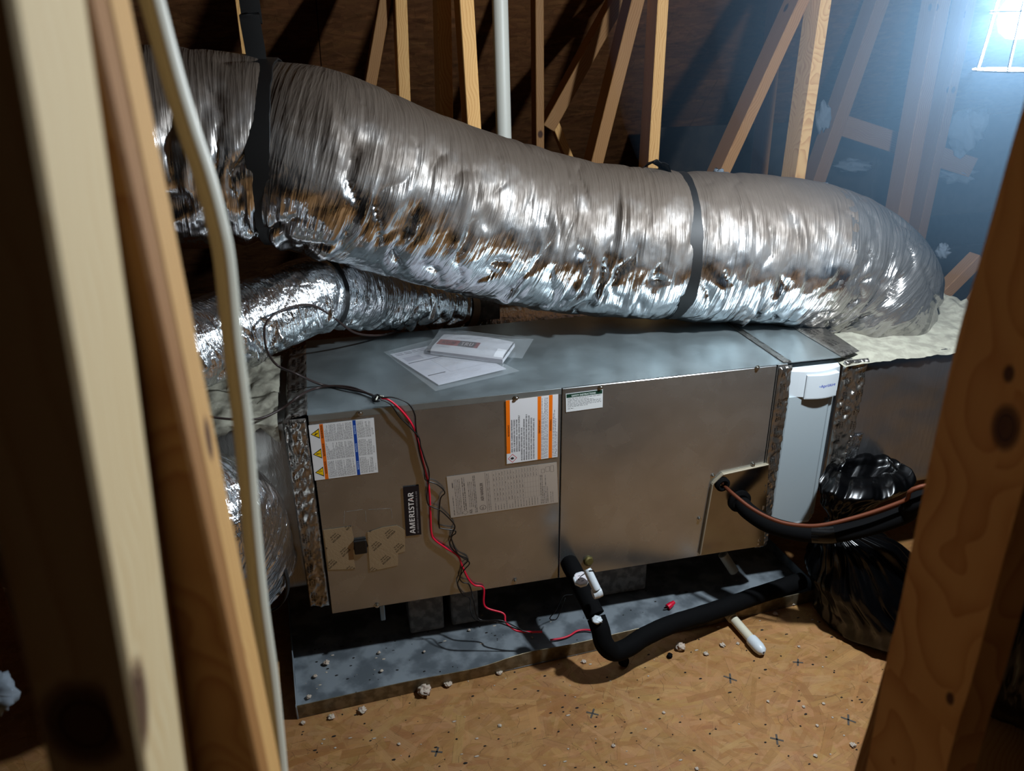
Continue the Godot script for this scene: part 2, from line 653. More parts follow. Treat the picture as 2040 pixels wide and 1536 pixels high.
func make_materials() -> void:
	var early := Color(0.82, 0.71, 0.54)
	var late := Color(0.66, 0.48, 0.29)
	var p1 := pine(11, 192, 1024, early, late, [[0.3, 0.62, 0.10]], 0.0, 13.0)
	var p2 := pine(12, 192, 1024, early, late, [], 2.2, 15.0)
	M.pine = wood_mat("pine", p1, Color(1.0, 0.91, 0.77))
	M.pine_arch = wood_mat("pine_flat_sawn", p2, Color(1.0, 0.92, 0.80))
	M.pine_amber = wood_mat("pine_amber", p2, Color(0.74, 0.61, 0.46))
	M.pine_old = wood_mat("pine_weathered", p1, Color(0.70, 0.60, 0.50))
	M.stud_left = wood_mat("pine_left_stud", pine(13, 256, 1024, Color(0.84, 0.76, 0.60), Color(0.75, 0.62, 0.43), [[0.11, 0.978, 0.17]], 0.0, 7.0))
	M.stud_right = wood_mat("pine_right_stud", pine(14, 384, 1536, Color(0.82, 0.61, 0.38), Color(0.68, 0.44, 0.23), [[0.37, 0.8825, 0.13], [0.46, 0.915, 0.05], [0.24, 0.675, 0.045]], 2.2, 7.0))
	var os := strand_board(21, 2048, 9000, Color(0.66, 0.49, 0.31), Color(0.82, 0.665, 0.47), 0.75, 120.0)
	M.osb_floor = osb_mat("osb_floor", os, Color(0.84, 0.80, 0.76), 0.6, Vector3.ONE / 1.6)
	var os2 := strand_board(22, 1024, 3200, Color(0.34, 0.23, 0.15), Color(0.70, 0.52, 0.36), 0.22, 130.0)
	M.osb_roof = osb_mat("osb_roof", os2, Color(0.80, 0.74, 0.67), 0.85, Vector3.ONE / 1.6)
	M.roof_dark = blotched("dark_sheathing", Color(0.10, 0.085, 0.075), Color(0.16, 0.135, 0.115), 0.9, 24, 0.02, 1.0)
	M.stud_back = wood_mat("pine_doubled_stud", p1, Color(0.97, 0.89, 0.75))
	M.plywood = wood_mat("plywood", p1, Color(0.82, 0.78, 0.70))
	var fr := foil_relief(1024, 1024, 41, 0.90, 0.03, 0.14)
	var fr_n := relief(1024, 1024, fr, 9.0)
	var fs_n := relief(1024, 1024, foil_relief(1024, 1024, 43, 0.45, 0.05, 0.5), 10.0)
	M.foil = foil_mat("foil_duct_jacket", fr_n, true, 0.6, 0.17)
	M.foil_bend = foil_mat("foil_duct_bend", fr_n, false, 0.7, 0.24)
	M.foil_bend.metallic = 0.85
	M.foil_bend.albedo_color = Color(0.66, 0.645, 0.63)
	M.foil_small = foil_mat("foil_small_duct", fs_n, false, 1.2, 0.20)
	M.foil_board = foil_mat("foil_faced_board", relief(512, 512, foil_relief(512, 512, 47, 0.45, 0.10), 4.0), false, 0.5, 0.30)
	M.foil_board.albedo_color = Color(0.60, 0.60, 0.61)
	M.foil_board.metallic = 0.93
	M.foil_board.roughness = 0.36
	M.board_dull = M.foil_board.duplicate()
	M.board_dull.albedo_color = Color(0.50, 0.49, 0.47)
	M.board_dull.roughness = 0.45
	M.galv = galvanised("galvanised_sheet", Color(0.62, 0.66, 0.67), 0.37, 0.06, 51, 1.4)
	M.galv.metallic = 0.78
	M.galv_front = galvanised("galvanised_front", Color(0.63, 0.64, 0.64), 0.26, 0.05, 52, 1.0)
	M.galv_front.metallic = 0.86
	M.plate = galvanised("bright_plate", Color(0.50, 0.50, 0.50), 0.14, 0.04, 58, 1.0)
	M.pan = blotched("stained_galvanised_pan", Color(0.54, 0.575, 0.60), Color(0.37, 0.40, 0.425), 0.5, 53, 0.010, 1.8, 0.3)
	M.pan_lip = blotched("dirty_pan_lip", Color(0.52, 0.48, 0.40), Color(0.40, 0.36, 0.28), 0.45, 54, 0.02, 3.0, 0.7)
	M.paper = plain_mat("paper", Color(0.73, 0.73, 0.75), 0.7)
	M.zinc = plain_mat("zinc", Color(0.70, 0.70, 0.68), 0.3, 1.0)
	M.rim = plain_mat("bright_rim", Color(0.62, 0.58, 0.50), 0.5, 0.4)
	M.brass = plain_mat("brass", Color(0.40, 0.36, 0.20), 0.6, 0.7)
	M.mastic = blotched("mastic", Color(0.64, 0.63, 0.565), Color(0.55, 0.535, 0.48), 0.75, 55, 0.02, 2.5, 0.0, 2.0)
	M.block = blotched("block", Color(0.56, 0.54, 0.51), Color(0.42, 0.40, 0.38), 0.95, 56, 0.02, 3.0, 0.0, 1.0)
	M.rubber = plain_mat("black_foam_insulation", Color(0.05, 0.051, 0.055), 0.8)
	M.rubber.metallic_specular = 0.15
	M.black = plain_mat("black_plastic", Color(0.025, 0.025, 0.028), 0.45)
	M.strap = blotched("black_webbing", Color(0.03, 0.033, 0.037), Color(0.05, 0.053, 0.058), 0.6, 57, 0.05, 8.0)
	M.bag = plain_mat("black_bag_film", Color(0.008, 0.009, 0.012), 0.25)
	M.bag.metallic_specular = 0.4
	M.bag.normal_enabled = true
	M.bag.normal_texture = relief(512, 512, foil_relief(512, 512, 49, 0.25, 0.0), 5.0)
	M.bag.normal_scale = 0.05
	M.copper = plain_mat("copper", Color(0.36, 0.19, 0.12), 0.55, 0.2)
	M.copper.metallic_specular = 0.3
	M.pvc = plain_mat("pvc", Color(0.80, 0.78, 0.70), 0.4)
	M.pvc_grey = plain_mat("pvc_vent", Color(0.80, 0.80, 0.76), 0.45)
	M.white = plain_mat("white_plastic", Color(0.78, 0.81, 0.83), 0.38)
	M.white_panel = plain_mat("white_cover", Color(0.62, 0.665, 0.685), 0.42)
	M.red = plain_mat("red_wire_jacket", Color(0.80, 0.035, 0.19), 0.4)
	M.wire_black = plain_mat("black_wire_jacket", Color(0.02, 0.02, 0.022), 0.4)
	M.wire_brown = plain_mat("brown_cable_jacket", Color(0.16, 0.10, 0.085), 0.5)
	M.cable_white = plain_mat("white_cable_jacket", Color(0.86, 0.86, 0.80), 0.45)
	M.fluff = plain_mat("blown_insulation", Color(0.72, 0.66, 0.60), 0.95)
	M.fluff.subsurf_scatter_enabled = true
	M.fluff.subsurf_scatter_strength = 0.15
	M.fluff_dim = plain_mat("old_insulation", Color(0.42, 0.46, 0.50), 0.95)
	M.dark = plain_mat("dark_gap", Color(0.02, 0.02, 0.02), 0.9)
	M.grit = plain_mat("grit", Color(0.07, 0.055, 0.045), 0.9)
	M.mark = plain_mat("grey_ink", Color(0.27, 0.25, 0.23), 0.8)
	M.film = StandardMaterial3D.new()
	M.film.resource_name = "clear_film"
	M.film.transparency = BaseMaterial3D.TRANSPARENCY_ALPHA
	M.film.albedo_color = Color(0.92, 0.95, 0.97, 0.13)
	M.film.roughness = 0.18
	M.tape = tape_mat()

# foil tape with rows of small dark print
func tape_mat() -> StandardMaterial3D:
	var im := Image.create(512, 512, false, Image.FORMAT_RGB8)
	im.fill(Color(0.64, 0.625, 0.60))
	for r in 4:
		for c in 4:
			var x := 12 + c * 128 + (r % 2) * 40
			var y := 18 + r * 128
			write(im, "POLYKEN", Vector2(x % 512, y), 17, Color(0.13, 0.12, 0.11), true)
			write(im, "UL 181A-P", Vector2((x + 8) % 512, y + 20), 14, Color(0.16, 0.15, 0.14), true)
			write(im, "181B-FX", Vector2((x + 14) % 512, y + 37), 14, Color(0.16, 0.15, 0.14), true)
	var m := plain_mat("printed_foil_tape", Color(1, 1, 1), 0.28, 0.94)
	m.albedo_texture = ImageTexture.create_from_image(im)
	m.normal_enabled = true
	m.normal_texture = M.foil_small.normal_texture
	m.normal_scale = 0.7
	M.tape_flat = m.duplicate()
	M.tape_flat.albedo_color = Color(1.0, 0.90, 0.74)
	M.tape_flat.metallic = 0.35
	M.tape_flat.roughness = 0.5
	M.tape_flat.normal_scale = 0.3
	return m

# ---------------------------------------------------------------- printing
var fonts := {}
var inks := {}

func font_of(bold: bool) -> SystemFont:
	if not fonts.has(bold):
		var f := SystemFont.new()
		f.font_names = PackedStringArray(["Droid Sans"])
		f.font_weight = 700 if bold else 400
		fonts[bold] = f
	return fonts[bold]

# draws text into a picture, its top left at pos; returns the width
func write(im: Image, txt: String, pos: Vector2, size: int, col: Color, bold := false, squeeze := 1.0) -> float:
	var ts := TextServerManager.get_primary_interface()
	var rid: RID = font_of(bold).get_rids()[0]
	var sz := Vector2i(size, 0)
	var key := [bold, size, col.to_html()]
	var x := pos.x
	for ch in txt:
		var g := ts.font_get_glyph_index(rid, size, ch.unicode_at(0), 0)
		ts.font_render_glyph(rid, sz, g)
		var uv: Rect2 = ts.font_get_glyph_uv_rect(rid, sz, g)
		var off: Vector2 = ts.font_get_glyph_offset(rid, sz, g)
		var ti := ts.font_get_glyph_texture_idx(rid, sz, g)
		if ti >= 0 and uv.size.x > 0:
			var k := [key, g]
			if not inks.has(k):
				var cut := ts.font_get_texture_image(rid, sz, ti).get_region(Rect2i(uv))
				cut.convert(Image.FORMAT_RGBA8)
				var b := cut.get_data()
				for i in range(0, b.size(), 4):
					b[i] = int(col.r * 255); b[i + 1] = int(col.g * 255); b[i + 2] = int(col.b * 255)
				inks[k] = Image.create_from_data(cut.get_width(), cut.get_height(), false, Image.FORMAT_RGBA8, b)
			var src: Image = inks[k]
			if im.get_format() != Image.FORMAT_RGBA8:
				im.convert(Image.FORMAT_RGBA8)
			im.blend_rect(src, Rect2i(Vector2i.ZERO, src.get_size()), Vector2i(int(x + off.x), int(pos.y + size + off.y)))
		x += ts.font_get_glyph_advance(rid, size, g).x * squeeze
	return x - pos.x

# lines of print too small to read
func lines(im: Image, r: Rect2i, pitch: int, thick: int, col: Color, r_: RandomNumberGenerator) -> void:
	var y := r.position.y
	while y + thick <= r.end.y:
		var x := r.position.x
		var stop := r.end.x - (0 if r_.randf() < 0.7 else int(r.size.x * r_.randf_range(0.1, 0.6)))
		while x < stop:
			var l := r_.randi_range(thick * 2, thick * 7)
			im.fill_rect(Rect2i(x, y, mini(l, stop - x), thick), col.lerp(Color(1, 1, 1), r_.randf_range(0.0, 0.35)))
			x += l + maxi(1, thick)
		y += pitch

func print_mat(called: String, im: Image, rough := 0.45) -> StandardMaterial3D:
	im.convert(Image.FORMAT_RGB8)
	var m := plain_mat(called, Color(1, 1, 1), rough)
	m.albedo_texture = ImageTexture.create_from_image(im)
	return m

# ---------------------------------------------------------------- the attic itself
func struct(called: String, mesh: Mesh, mat: Material, parent: Node3D = null) -> MeshInstance3D:
	var o := obj(called, mesh, mat, parent)
	if parent == null:
		o.set_meta("kind", "structure")
	return o

# the roof behind falls away from the viewer at 42 degrees
const ROOF_Y := 1.40    # height of its underside at z = ROOF_Z
const ROOF_Z := -1.75
const ROOF_S := 0.90

func roof_y(z: float) -> float:
	return ROOF_Y + (z - ROOF_Z) * ROOF_S

func build_setting() -> void:
	var fl := struct("floor", box(Vector3(0.9, FLOOR - 0.012, 0.0), Vector3(6.4, 0.024, 7.2), 0.001), M.osb_floor)
	tag(fl, "tan oriented strand board floor with loose flakes and grey fastener marks", "floor")
	var marks := [Vector3(0.206, -0.17, 0.326), Vector3(0.584, -0.17, 0.305), Vector3(0.956, -0.17, 0.281), Vector3(1.151, -0.17, 0.272), Vector3(0.97, -0.17, 0.48), Vector3(1.163, -0.17, 0.469)]
	var k := 0
	for p in marks:
		var st := new_st()
		for a in [0.35 + 0.2 * (k % 3), 2.0 + 0.15 * (k % 2)]:
			var d := Vector3(cos(a), 0, sin(a)) * (0.013 + 0.002 * (k % 3))
			var c := Vector3(-sin(a), 0, cos(a)) * 0.0022
			box_to(st, p + Vector3(0, 0.0003, 0), d, Vector3(0, 0.0004, 0), c, 0.0001)
		obj("fastener_mark", st.commit(), M.mark, fl)
		k += 1
	# roof sheathing panels
	var roof := Node3D.new()
	roof.name = "ceiling"
	add_child(roof)
	roof.set_meta("kind", "structure")
	tag(roof, "sloping underside of the roof sheathing boards above the air handler", "ceiling")
	var down := Vector3(0, -ROOF_S, -1).normalized()
	var nrm := Vector3(0, -1, ROOF_S).normalized()
	var origin := Vector3(0, ROOF_Y, ROOF_Z)
	var rows := [-3.2, -1.98, -0.76, 0.46, 1.68, 2.5]
	for r in 5:
		var x := -2.3 - 0.6 * (r % 2)
		while x < 4.1:
			var a: float = maxf(x, -2.3)
			var b: float = minf(x + 2.44, 4.1)
			if b - a > 0.05:
				var st := new_st()
				var mid: float = (rows[r] + rows[r + 1]) / 2
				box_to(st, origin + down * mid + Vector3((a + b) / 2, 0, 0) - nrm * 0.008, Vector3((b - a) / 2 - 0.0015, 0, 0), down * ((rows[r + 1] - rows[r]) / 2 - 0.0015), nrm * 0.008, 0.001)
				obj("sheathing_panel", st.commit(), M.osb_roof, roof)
			x += 2.44
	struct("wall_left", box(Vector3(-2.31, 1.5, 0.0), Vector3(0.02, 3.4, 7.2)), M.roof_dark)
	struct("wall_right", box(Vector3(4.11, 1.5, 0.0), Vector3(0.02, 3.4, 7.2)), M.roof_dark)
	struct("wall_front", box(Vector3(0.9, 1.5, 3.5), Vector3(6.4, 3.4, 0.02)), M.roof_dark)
	struct("ceiling_upper", box(Vector3(0.9, 3.2, 1.85), Vector3(6.4, 0.02, 3.35)), M.osb_roof)
	# knee wall at the far right, under the roof
	var knee := Node3D.new()
	knee.name = "wall_back"
	add_child(knee)
	knee.set_meta("kind", "structure")
	for q in [[1.55, -0.17, 0.40], [1.55, 0.404, 0.50]]:
		for i in 2:
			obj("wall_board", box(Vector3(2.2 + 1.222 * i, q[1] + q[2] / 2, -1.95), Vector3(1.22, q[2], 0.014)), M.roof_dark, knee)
	tag(knee, "dark knee wall boards behind the framing at the right", "wall")

# ---------------------------------------------------------------- roof framing, vent pipe, lamp
func build_framing() -> void:
	var g := "roof truss members behind the large duct"
	# [bottom, top, side, width, depth, material, label]
	var b := [
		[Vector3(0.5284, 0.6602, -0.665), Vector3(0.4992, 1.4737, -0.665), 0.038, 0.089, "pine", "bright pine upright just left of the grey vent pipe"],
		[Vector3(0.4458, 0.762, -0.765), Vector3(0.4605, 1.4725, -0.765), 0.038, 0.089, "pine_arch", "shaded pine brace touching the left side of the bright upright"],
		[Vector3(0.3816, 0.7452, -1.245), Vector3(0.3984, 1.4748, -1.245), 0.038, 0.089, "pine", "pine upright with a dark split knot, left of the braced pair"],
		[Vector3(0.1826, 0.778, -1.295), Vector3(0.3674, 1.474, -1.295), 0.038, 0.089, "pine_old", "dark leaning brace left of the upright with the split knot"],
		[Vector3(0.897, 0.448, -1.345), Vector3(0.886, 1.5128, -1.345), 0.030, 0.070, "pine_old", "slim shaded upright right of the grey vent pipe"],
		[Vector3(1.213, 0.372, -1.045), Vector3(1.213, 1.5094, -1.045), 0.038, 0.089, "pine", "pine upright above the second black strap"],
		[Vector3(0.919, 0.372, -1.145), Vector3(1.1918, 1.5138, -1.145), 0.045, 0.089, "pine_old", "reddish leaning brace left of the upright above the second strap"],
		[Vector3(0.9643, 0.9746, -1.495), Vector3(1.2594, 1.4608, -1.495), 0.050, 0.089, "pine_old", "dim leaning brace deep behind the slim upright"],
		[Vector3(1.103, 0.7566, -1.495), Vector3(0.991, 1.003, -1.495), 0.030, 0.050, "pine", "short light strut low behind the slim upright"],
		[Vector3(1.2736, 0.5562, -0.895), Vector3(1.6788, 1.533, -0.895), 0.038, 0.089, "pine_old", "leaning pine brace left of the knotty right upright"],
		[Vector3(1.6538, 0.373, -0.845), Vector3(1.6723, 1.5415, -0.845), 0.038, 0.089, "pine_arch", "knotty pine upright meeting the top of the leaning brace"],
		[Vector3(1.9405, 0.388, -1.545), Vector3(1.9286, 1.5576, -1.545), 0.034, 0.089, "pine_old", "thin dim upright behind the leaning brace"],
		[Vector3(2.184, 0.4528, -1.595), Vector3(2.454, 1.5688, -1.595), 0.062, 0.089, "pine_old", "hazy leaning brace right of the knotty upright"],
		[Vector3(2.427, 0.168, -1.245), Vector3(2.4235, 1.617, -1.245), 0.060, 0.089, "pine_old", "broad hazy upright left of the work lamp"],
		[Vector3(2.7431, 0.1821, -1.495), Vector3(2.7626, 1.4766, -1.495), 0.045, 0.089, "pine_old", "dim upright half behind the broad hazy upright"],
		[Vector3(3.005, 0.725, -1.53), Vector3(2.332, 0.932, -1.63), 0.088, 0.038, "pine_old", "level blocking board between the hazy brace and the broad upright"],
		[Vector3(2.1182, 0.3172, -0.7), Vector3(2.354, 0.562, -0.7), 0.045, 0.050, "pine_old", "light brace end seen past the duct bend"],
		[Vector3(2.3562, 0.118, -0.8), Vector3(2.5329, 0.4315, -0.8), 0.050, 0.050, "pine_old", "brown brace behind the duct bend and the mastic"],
	]
	var k := 0
	for q in b:
		var side := Vector3(1, 0, 0)
		if absf((q[1] - q[0]).normalized().y) < 0.6:
			side = Vector3(0, 1, 0)
		if not k in [8, 15, 16, 17]:   # carried on up to the roof
			var d: Vector3 = q[1] - q[0]
			q[1] += d * maxf(0.0, (roof_y(q[1].z) - 0.08 - q[1].y) / (d.y - ROOF_S * d.z))
		var lim := roof_y(q[1].z) - 0.07
		if q[1].y > lim:
			q[1] = q[0].lerp(q[1], (lim - q[0].y) / (q[1].y - q[0].y))
		if q[0].y < FLOOR + 0.002:
			q[0] = q[1].lerp(q[0], (q[1].y - FLOOR - 0.002) / (q[1].y - q[0].y))
		var o := obj("truss_member", board(q[0], q[1], side, q[2], q[3], 0.002, Vector2(0.37 * k, 0.21 * k)), M[q[4]])
		tag(o, q[5], "timber", g)
		k += 1
	var stub := obj("framing_stub", board(Vector3(-0.048, 0.231, -0.62), Vector3(-0.0523, 0.5062, -0.62), Vector3(1, 0, 0), 0.022, 0.05), M.pine)
	tag(stub, "short bright timber seen between the small duct and the cabinet", "timber")
	var hang := obj("truss_member", board(Vector3(-0.0526, 1.208, -0.465), Vector3(-0.043, 2.312, -0.465), Vector3(1, 0, 0), 0.024, 0.089), M.pine)
	tag(hang, "narrow lit upright beside the black hanging strap", "timber", g)
	# grey vent pipe
	var vp := obj("vent_pipe", tube(smooth_path([Vector3(0.6893, 0.6347, -1), Vector3(0.662, 2.222, -1)], 8), 0.025, 20), M.pvc_grey)
	tag(vp, "vertical light grey plastic vent pipe in front of the roof boards", "pipe")
	# tufts caught on the framing
	var spots := [[Vector3(2.084, 0.987, -1.35), 0.028, 1.9], [Vector3(1.317, 0.9, -0.72), 0.022, 0.6], [Vector3(2.909, 0.893, -1.5), 0.075, 1.2], [Vector3(2.992, 0.688, -1.6), 0.08, 0.5], [Vector3(2.58, 0.712, -1.8), 0.08, 0.35], [Vector3(2.245, 0.579, -0.75), 0.022, 1.2], [Vector3(1.723, 0.834, -0.75), 0.020, 0.6]]
	var names := ["tall white insulation tuft behind the knotty upright", "white insulation tuft at the foot of the leaning brace", "hazy insulation clump right of the broad upright", "lower hazy insulation clump under the blocking board", "faint insulation drift on the far knee wall", "small insulation tuft above the duct bend", "tiny insulation tuft at the foot of the knotty upright"]
	for i in spots.size():
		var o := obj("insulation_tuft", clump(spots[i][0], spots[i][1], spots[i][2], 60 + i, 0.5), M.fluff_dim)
		tag(o, names[i], "insulation", "tufts caught on the framing")
	build_lamp()
	build_haze()

func build_lamp() -> void:
	var t := thing("work_lamp", "glowing work lamp in a white wire cage hanging at upper right", "lamp", "", LAMP)
	var glow := plain_mat("lamp_bulb", Color(1, 1, 1), 0.4)
	glow.emission_enabled = true
	glow.emission = LAMP_COLOR
	glow.emission_energy_multiplier = 14.0
	obj("bulb", lathe(LAMP + Vector3(0, -0.042, 0), Vector3.UP, [[0.0, 0.0], [0.014, 0.002], [0.026, 0.012], [0.032, 0.030], [0.030, 0.048], [0.020, 0.068], [0.014, 0.080], [0.0, 0.082]], 24), glow, t)
	obj("socket", lathe(LAMP + Vector3(0, 0.042, 0), Vector3.UP, [[0.0, 0.0], [0.018, 0.0], [0.020, 0.03], [0.017, 0.13], [0.0, 0.132]], 20), M.black, t)
	var r0 := 0.052
	var yb := 1.257 - LAMP.y
	for i in 6:
		var a := TAU * i / 6.0 + 0.25
		var d := Vector3(cos(a), 0, sin(a))
		cable([LAMP + d * 0.018 + Vector3(0, 0.07, 0), LAMP + d * 0.040 + Vector3(0, 0.03, 0), LAMP + d * 0.046 + Vector3(0, -0.03, 0), LAMP + d * r0 + Vector3(0, yb, 0)], 0.0015, M.white, "cage_wire", t, 6, 4)
	for y in [yb, 0.0]:
		var ring := []
		for i in 25:
			ring.append(LAMP + Vector3(cos(TAU * i / 24.0), 0, sin(TAU * i / 24.0)) * (r0 if y < 0.0 else 0.044) + Vector3(0, y, 0))
		cable(ring, 0.0018, M.white, "cage_ring", t, 6, 1)
	cable([LAMP + Vector3(0, 0.17, 0), LAMP + Vector3(0.01, 0.4, -0.02), LAMP + Vector3(0.03, 0.9, -0.1), LAMP + Vector3(0.0, 1.5, -0.1)], 0.004, M.black, "cord", t)

# fine dust hanging in the air, lit up round the lamp, thicker near it
func build_haze() -> void:
	for q in [[Vector3(1.9, 1.8, 2.3), Vector3(0.48, 0.05, -0.45), 0.026], [Vector3(1.2, 1.2, 1.7), Vector3(0.36, 0.05, -0.35), 0.034]]:
		var f := FogVolume.new()
		f.name = numbered("dust_haze")
		f.shape = RenderingServer.FOG_VOLUME_SHAPE_ELLIPSOID
		f.size = q[0]
		f.position = LAMP + q[1]
		var m := FogMaterial.new()
		m.albedo = Color(0.68, 0.85, 1.0)
		m.density = q[2]
		f.material = m
		add_child(f)
		tag(f, "thin bluish dust haze in the air round the work lamp", "haze", "haze round the lamp", "stuff")

# ---------------------------------------------------------------- the air handler
func build_cabinet() -> void:
	var t := thing("air_handler", "long grey sheet metal air handler cabinet lying on blocks in the drain pan", "air handler")
	# shell: bottom, back, ends, top
	var st := new_st()
	box_to(st, Vector3(WIDE / 2, TOP / 2 - 0.005, -DEEP / 2 - 0.003), Vector3(WIDE / 2 - 0.001, 0, 0), Vector3(0, TOP / 2 - 0.005, 0), Vector3(0, 0, DEEP / 2 - 0.004), 0.001)
	obj("body", st.commit(), M.galv_front, t)
	# top sheet, gently oil-canned
	var rows := 40
	var cols := 24
	var pts := PackedVector3Array()
	var uvs := PackedVector2Array()
	var n := noise(71, 2.2, 2)
	for i in rows:
		for j in cols:
			var x := WIDE * i / (rows - 1)
			var z := -DEEP * j / (cols - 1)
			var edge := minf(minf(x, WIDE - x) / 0.12, minf(-z, DEEP + z) / 0.08)
			pts.append(Vector3(x, TOP + 0.0035 * n.get_noise_2d(x, z) * clampf(edge, 0.0, 1.0), z))
			uvs.append(Vector2(x, z))
	obj("top_sheet", grid(pts, rows, cols, uvs, false, false), M.galv, t)
	obj("top_flange", box(Vector3(0.588 / 2, TOP - 0.008, 0.0012), Vector3(0.588 - 0.004, 0.016, 0.0016), 0.0007), M.galv, t)
	var seam := 0.587
	obj("access_panel", box(Vector3(seam / 2, TOP / 2 - 0.006, 0.0), Vector3(seam - 0.003, TOP - 0.016, 0.004), 0.0012), M.galv_front, t)
	obj("access_panel", box(Vector3((seam + WIDE - 0.03) / 2, TOP / 2, 0.0005), Vector3(WIDE - 0.03 - seam - 0.003, TOP - 0.002, 0.005), 0.0015), M.galv_front, t)
	var seam_mesh := box(Vector3(seam, TOP / 2, 0.0), Vector3(0.0022, TOP - 0.002, 0.0022), 0.0003)
	obj("panel_joint", seam_mesh, M.dark, t)
	obj("end_flange", box(Vector3(WIDE - 0.014, TOP / 2, 0.0), Vector3(0.028, TOP, 0.004), 0.001), M.galv_front, t)
	for p in [Vector3(0.115, 0.543, 0.003), Vector3(0.475, 0.538, 0.003), Vector3(0.683, 0.542, 0.003), Vector3(1.094, 0.549, 0.003), Vector3(0.112, 0.007, 0.003), Vector3(0.469, 0.016, 0.003), Vector3(0.977, 0.124, 0.003), Vector3(0.989, 0.014, 0.003), Vector3(1.004, 0.252, 0.003), Vector3(1.117, 0.271, 0.003)]:
		screw(p, t)
	# refrigerant pipe cover plate, folded out a little, with two grommets
	var pl := obj("pipe_cover_plate", cover_plate(), M.plate, t)
	obj("rim", cover_rim(), M.rim, pl)
	for p in [[Vector3(1.029, 0.228, 0.012), 0.020], [Vector3(1.085, 0.168, 0.012), 0.032]]:
		obj("grommet", lathe(p[0] - Vector3(0, 0, 0.006), Vector3(0, 0, 1), [[p[1] * 0.45, 0.0], [p[1], 0.0], [p[1], 0.010], [p[1] * 0.7, 0.014], [p[1] * 0.45, 0.012]], 24), M.rubber, pl)
	# knockout marks pressed into the left panel
	for q in [[Vector3(0.053, 0.257, 0.002), Vector3(0.058, 0.294, 0.002)], [Vector3(0.062, 0.291, 0.002), Vector3(0.1, 0.291, 0.002)], [Vector3(0.105, 0.255, 0.002), Vector3(0.106, 0.286, 0.002)], [Vector3(0.113, 0.288, 0.002), Vector3(0.164, 0.284, 0.002)], [Vector3(0.166, 0.283, 0.002), Vector3(0.167, 0.256, 0.002)]]:
		obj("knockout_mark", board(q[0], q[1], Vector3(0, 0, 1), 0.0008, 0.0010, 0.0001), M.block, t)
	build_labels(t)
	# foil tape patches round a stub of black cable
	var c0 := Vector3(0.086, 0.191, 0.002)
	obj("cable_opening", lathe(c0 - Vector3(0, 0, 0.002), Vector3(0, 0, 1), [[0.0, 0.0], [0.018, 0.0], [0.019, 0.003], [0.0, 0.004]], 8), M.black, t)
	obj("cable_stub", box(c0 + Vector3(0, 0, 0.004), Vector3(0.030, 0.040, 0.010), 0.003), M.black, t)
	for q in [[Vector3(0.005, 0.25, 0.003), Vector3(0.07, 0.25, 0.003), Vector3(0.073, 0.207, 0.003), Vector3(0.067, 0.173, 0.003), Vector3(0.069, 0.127, 0.003), Vector3(0.006, 0.136, 0.003)], [Vector3(0.106, 0.227, 0.003), Vector3(0.143, 0.235, 0.003), Vector3(0.176, 0.235, 0.003), Vector3(0.195, 0.219, 0.003), Vector3(0.192, 0.157, 0.003), Vector3(0.174, 0.154, 0.003), Vector3(0.172, 0.119, 0.003), Vector3(0.103, 0.113, 0.003)]]:
		obj("tape_patch", patch(q, Vector3(0, 0, 1), 0.0011, Vector3(0.76, 0.65, 0), 5.5), M.tape_flat, t)
	# underside supports
	var g := "blocks that carry the air handler"
	var names := ["left one of the front pair of grey support blocks", "right one of the front pair of grey support blocks", "grey support block behind the drain pipe"]
	var at := [Vector3(0.241, -0.163, -0.068), Vector3(0.346, -0.163, -0.073), Vector3(0.798, -0.163, -0.092)]
	var size := [Vector2(0.092, 0.20), Vector2(0.074, 0.20), Vector2(0.165, 0.20)]
	for i in 3:
		var y0 := FLOOR + 0.006
		var o := obj("support_block", box(Vector3(at[i].x, (y0 - 0.003) / 2.0, at[i].z - size[i].y / 2), Vector3(size[i].x, -0.004 - y0, size[i].y), 0.004), M.block)
		tag(o, names[i], "block", g)
	var lug := obj("drip_lug", box(Vector3(0.125, -0.042, -0.03), Vector3(0.012, 0.05, 0.012), 0.002), M.galv, t)
	lug.set_meta("label", "small pale tab hanging below the cabinet")

func cover_plate() -> ArrayMesh:
	var st := new_st()
	var q := [Vector3(0.987, 0.01, 0.004), Vector3(1.002, 0.231, 0.004), Vector3(1.028, 0.256, 0.004), Vector3(1.159, 0.268, 0.004), Vector3(1.178, 0.007, 0.004)]
	var n := Vector3(0, 0, 0.007)
	for k in range(1, 4):
		face(st, [q[0] + n, q[k] + n, q[k + 1] + n], n, Vector3(1, 0, 0), Vector3(0, 1, 0))
	for k in 5:
		var a: Vector3 = q[k]
		var b: Vector3 = q[(k + 1) % 5]
		face(st, [a, b, b + n, a + n], (a + b) / 2 - q[0] * 0.34 - q[2] * 0.33 - q[4] * 0.33, Vector3(1, 0, 0), Vector3(0, 1, 0))
	return st.commit()

# turned rim of the plate, which catches the light
func cover_rim() -> ArrayMesh:
	var st := new_st()
	var q := [Vector3(0.987, 0.01, 0.004), Vector3(1.002, 0.231, 0.004), Vector3(1.028, 0.256, 0.004), Vector3(1.159, 0.268, 0.004), Vector3(1.178, 0.007, 0.004)]
	var n := Vector3(0, 0, 0.007)
	for k in 3:
		var a: Vector3 = q[k]
		var b: Vector3 = q[k + 1]
		var d := (b - a).normalized()
		box_to(st, (a + b) / 2 + n * 0.35, (b - a) / 2, d.cross(Vector3(0, 0, 1)) * 0.0019, Vector3(0, 0, 0.0055), 0.0008)
	return st.commit()

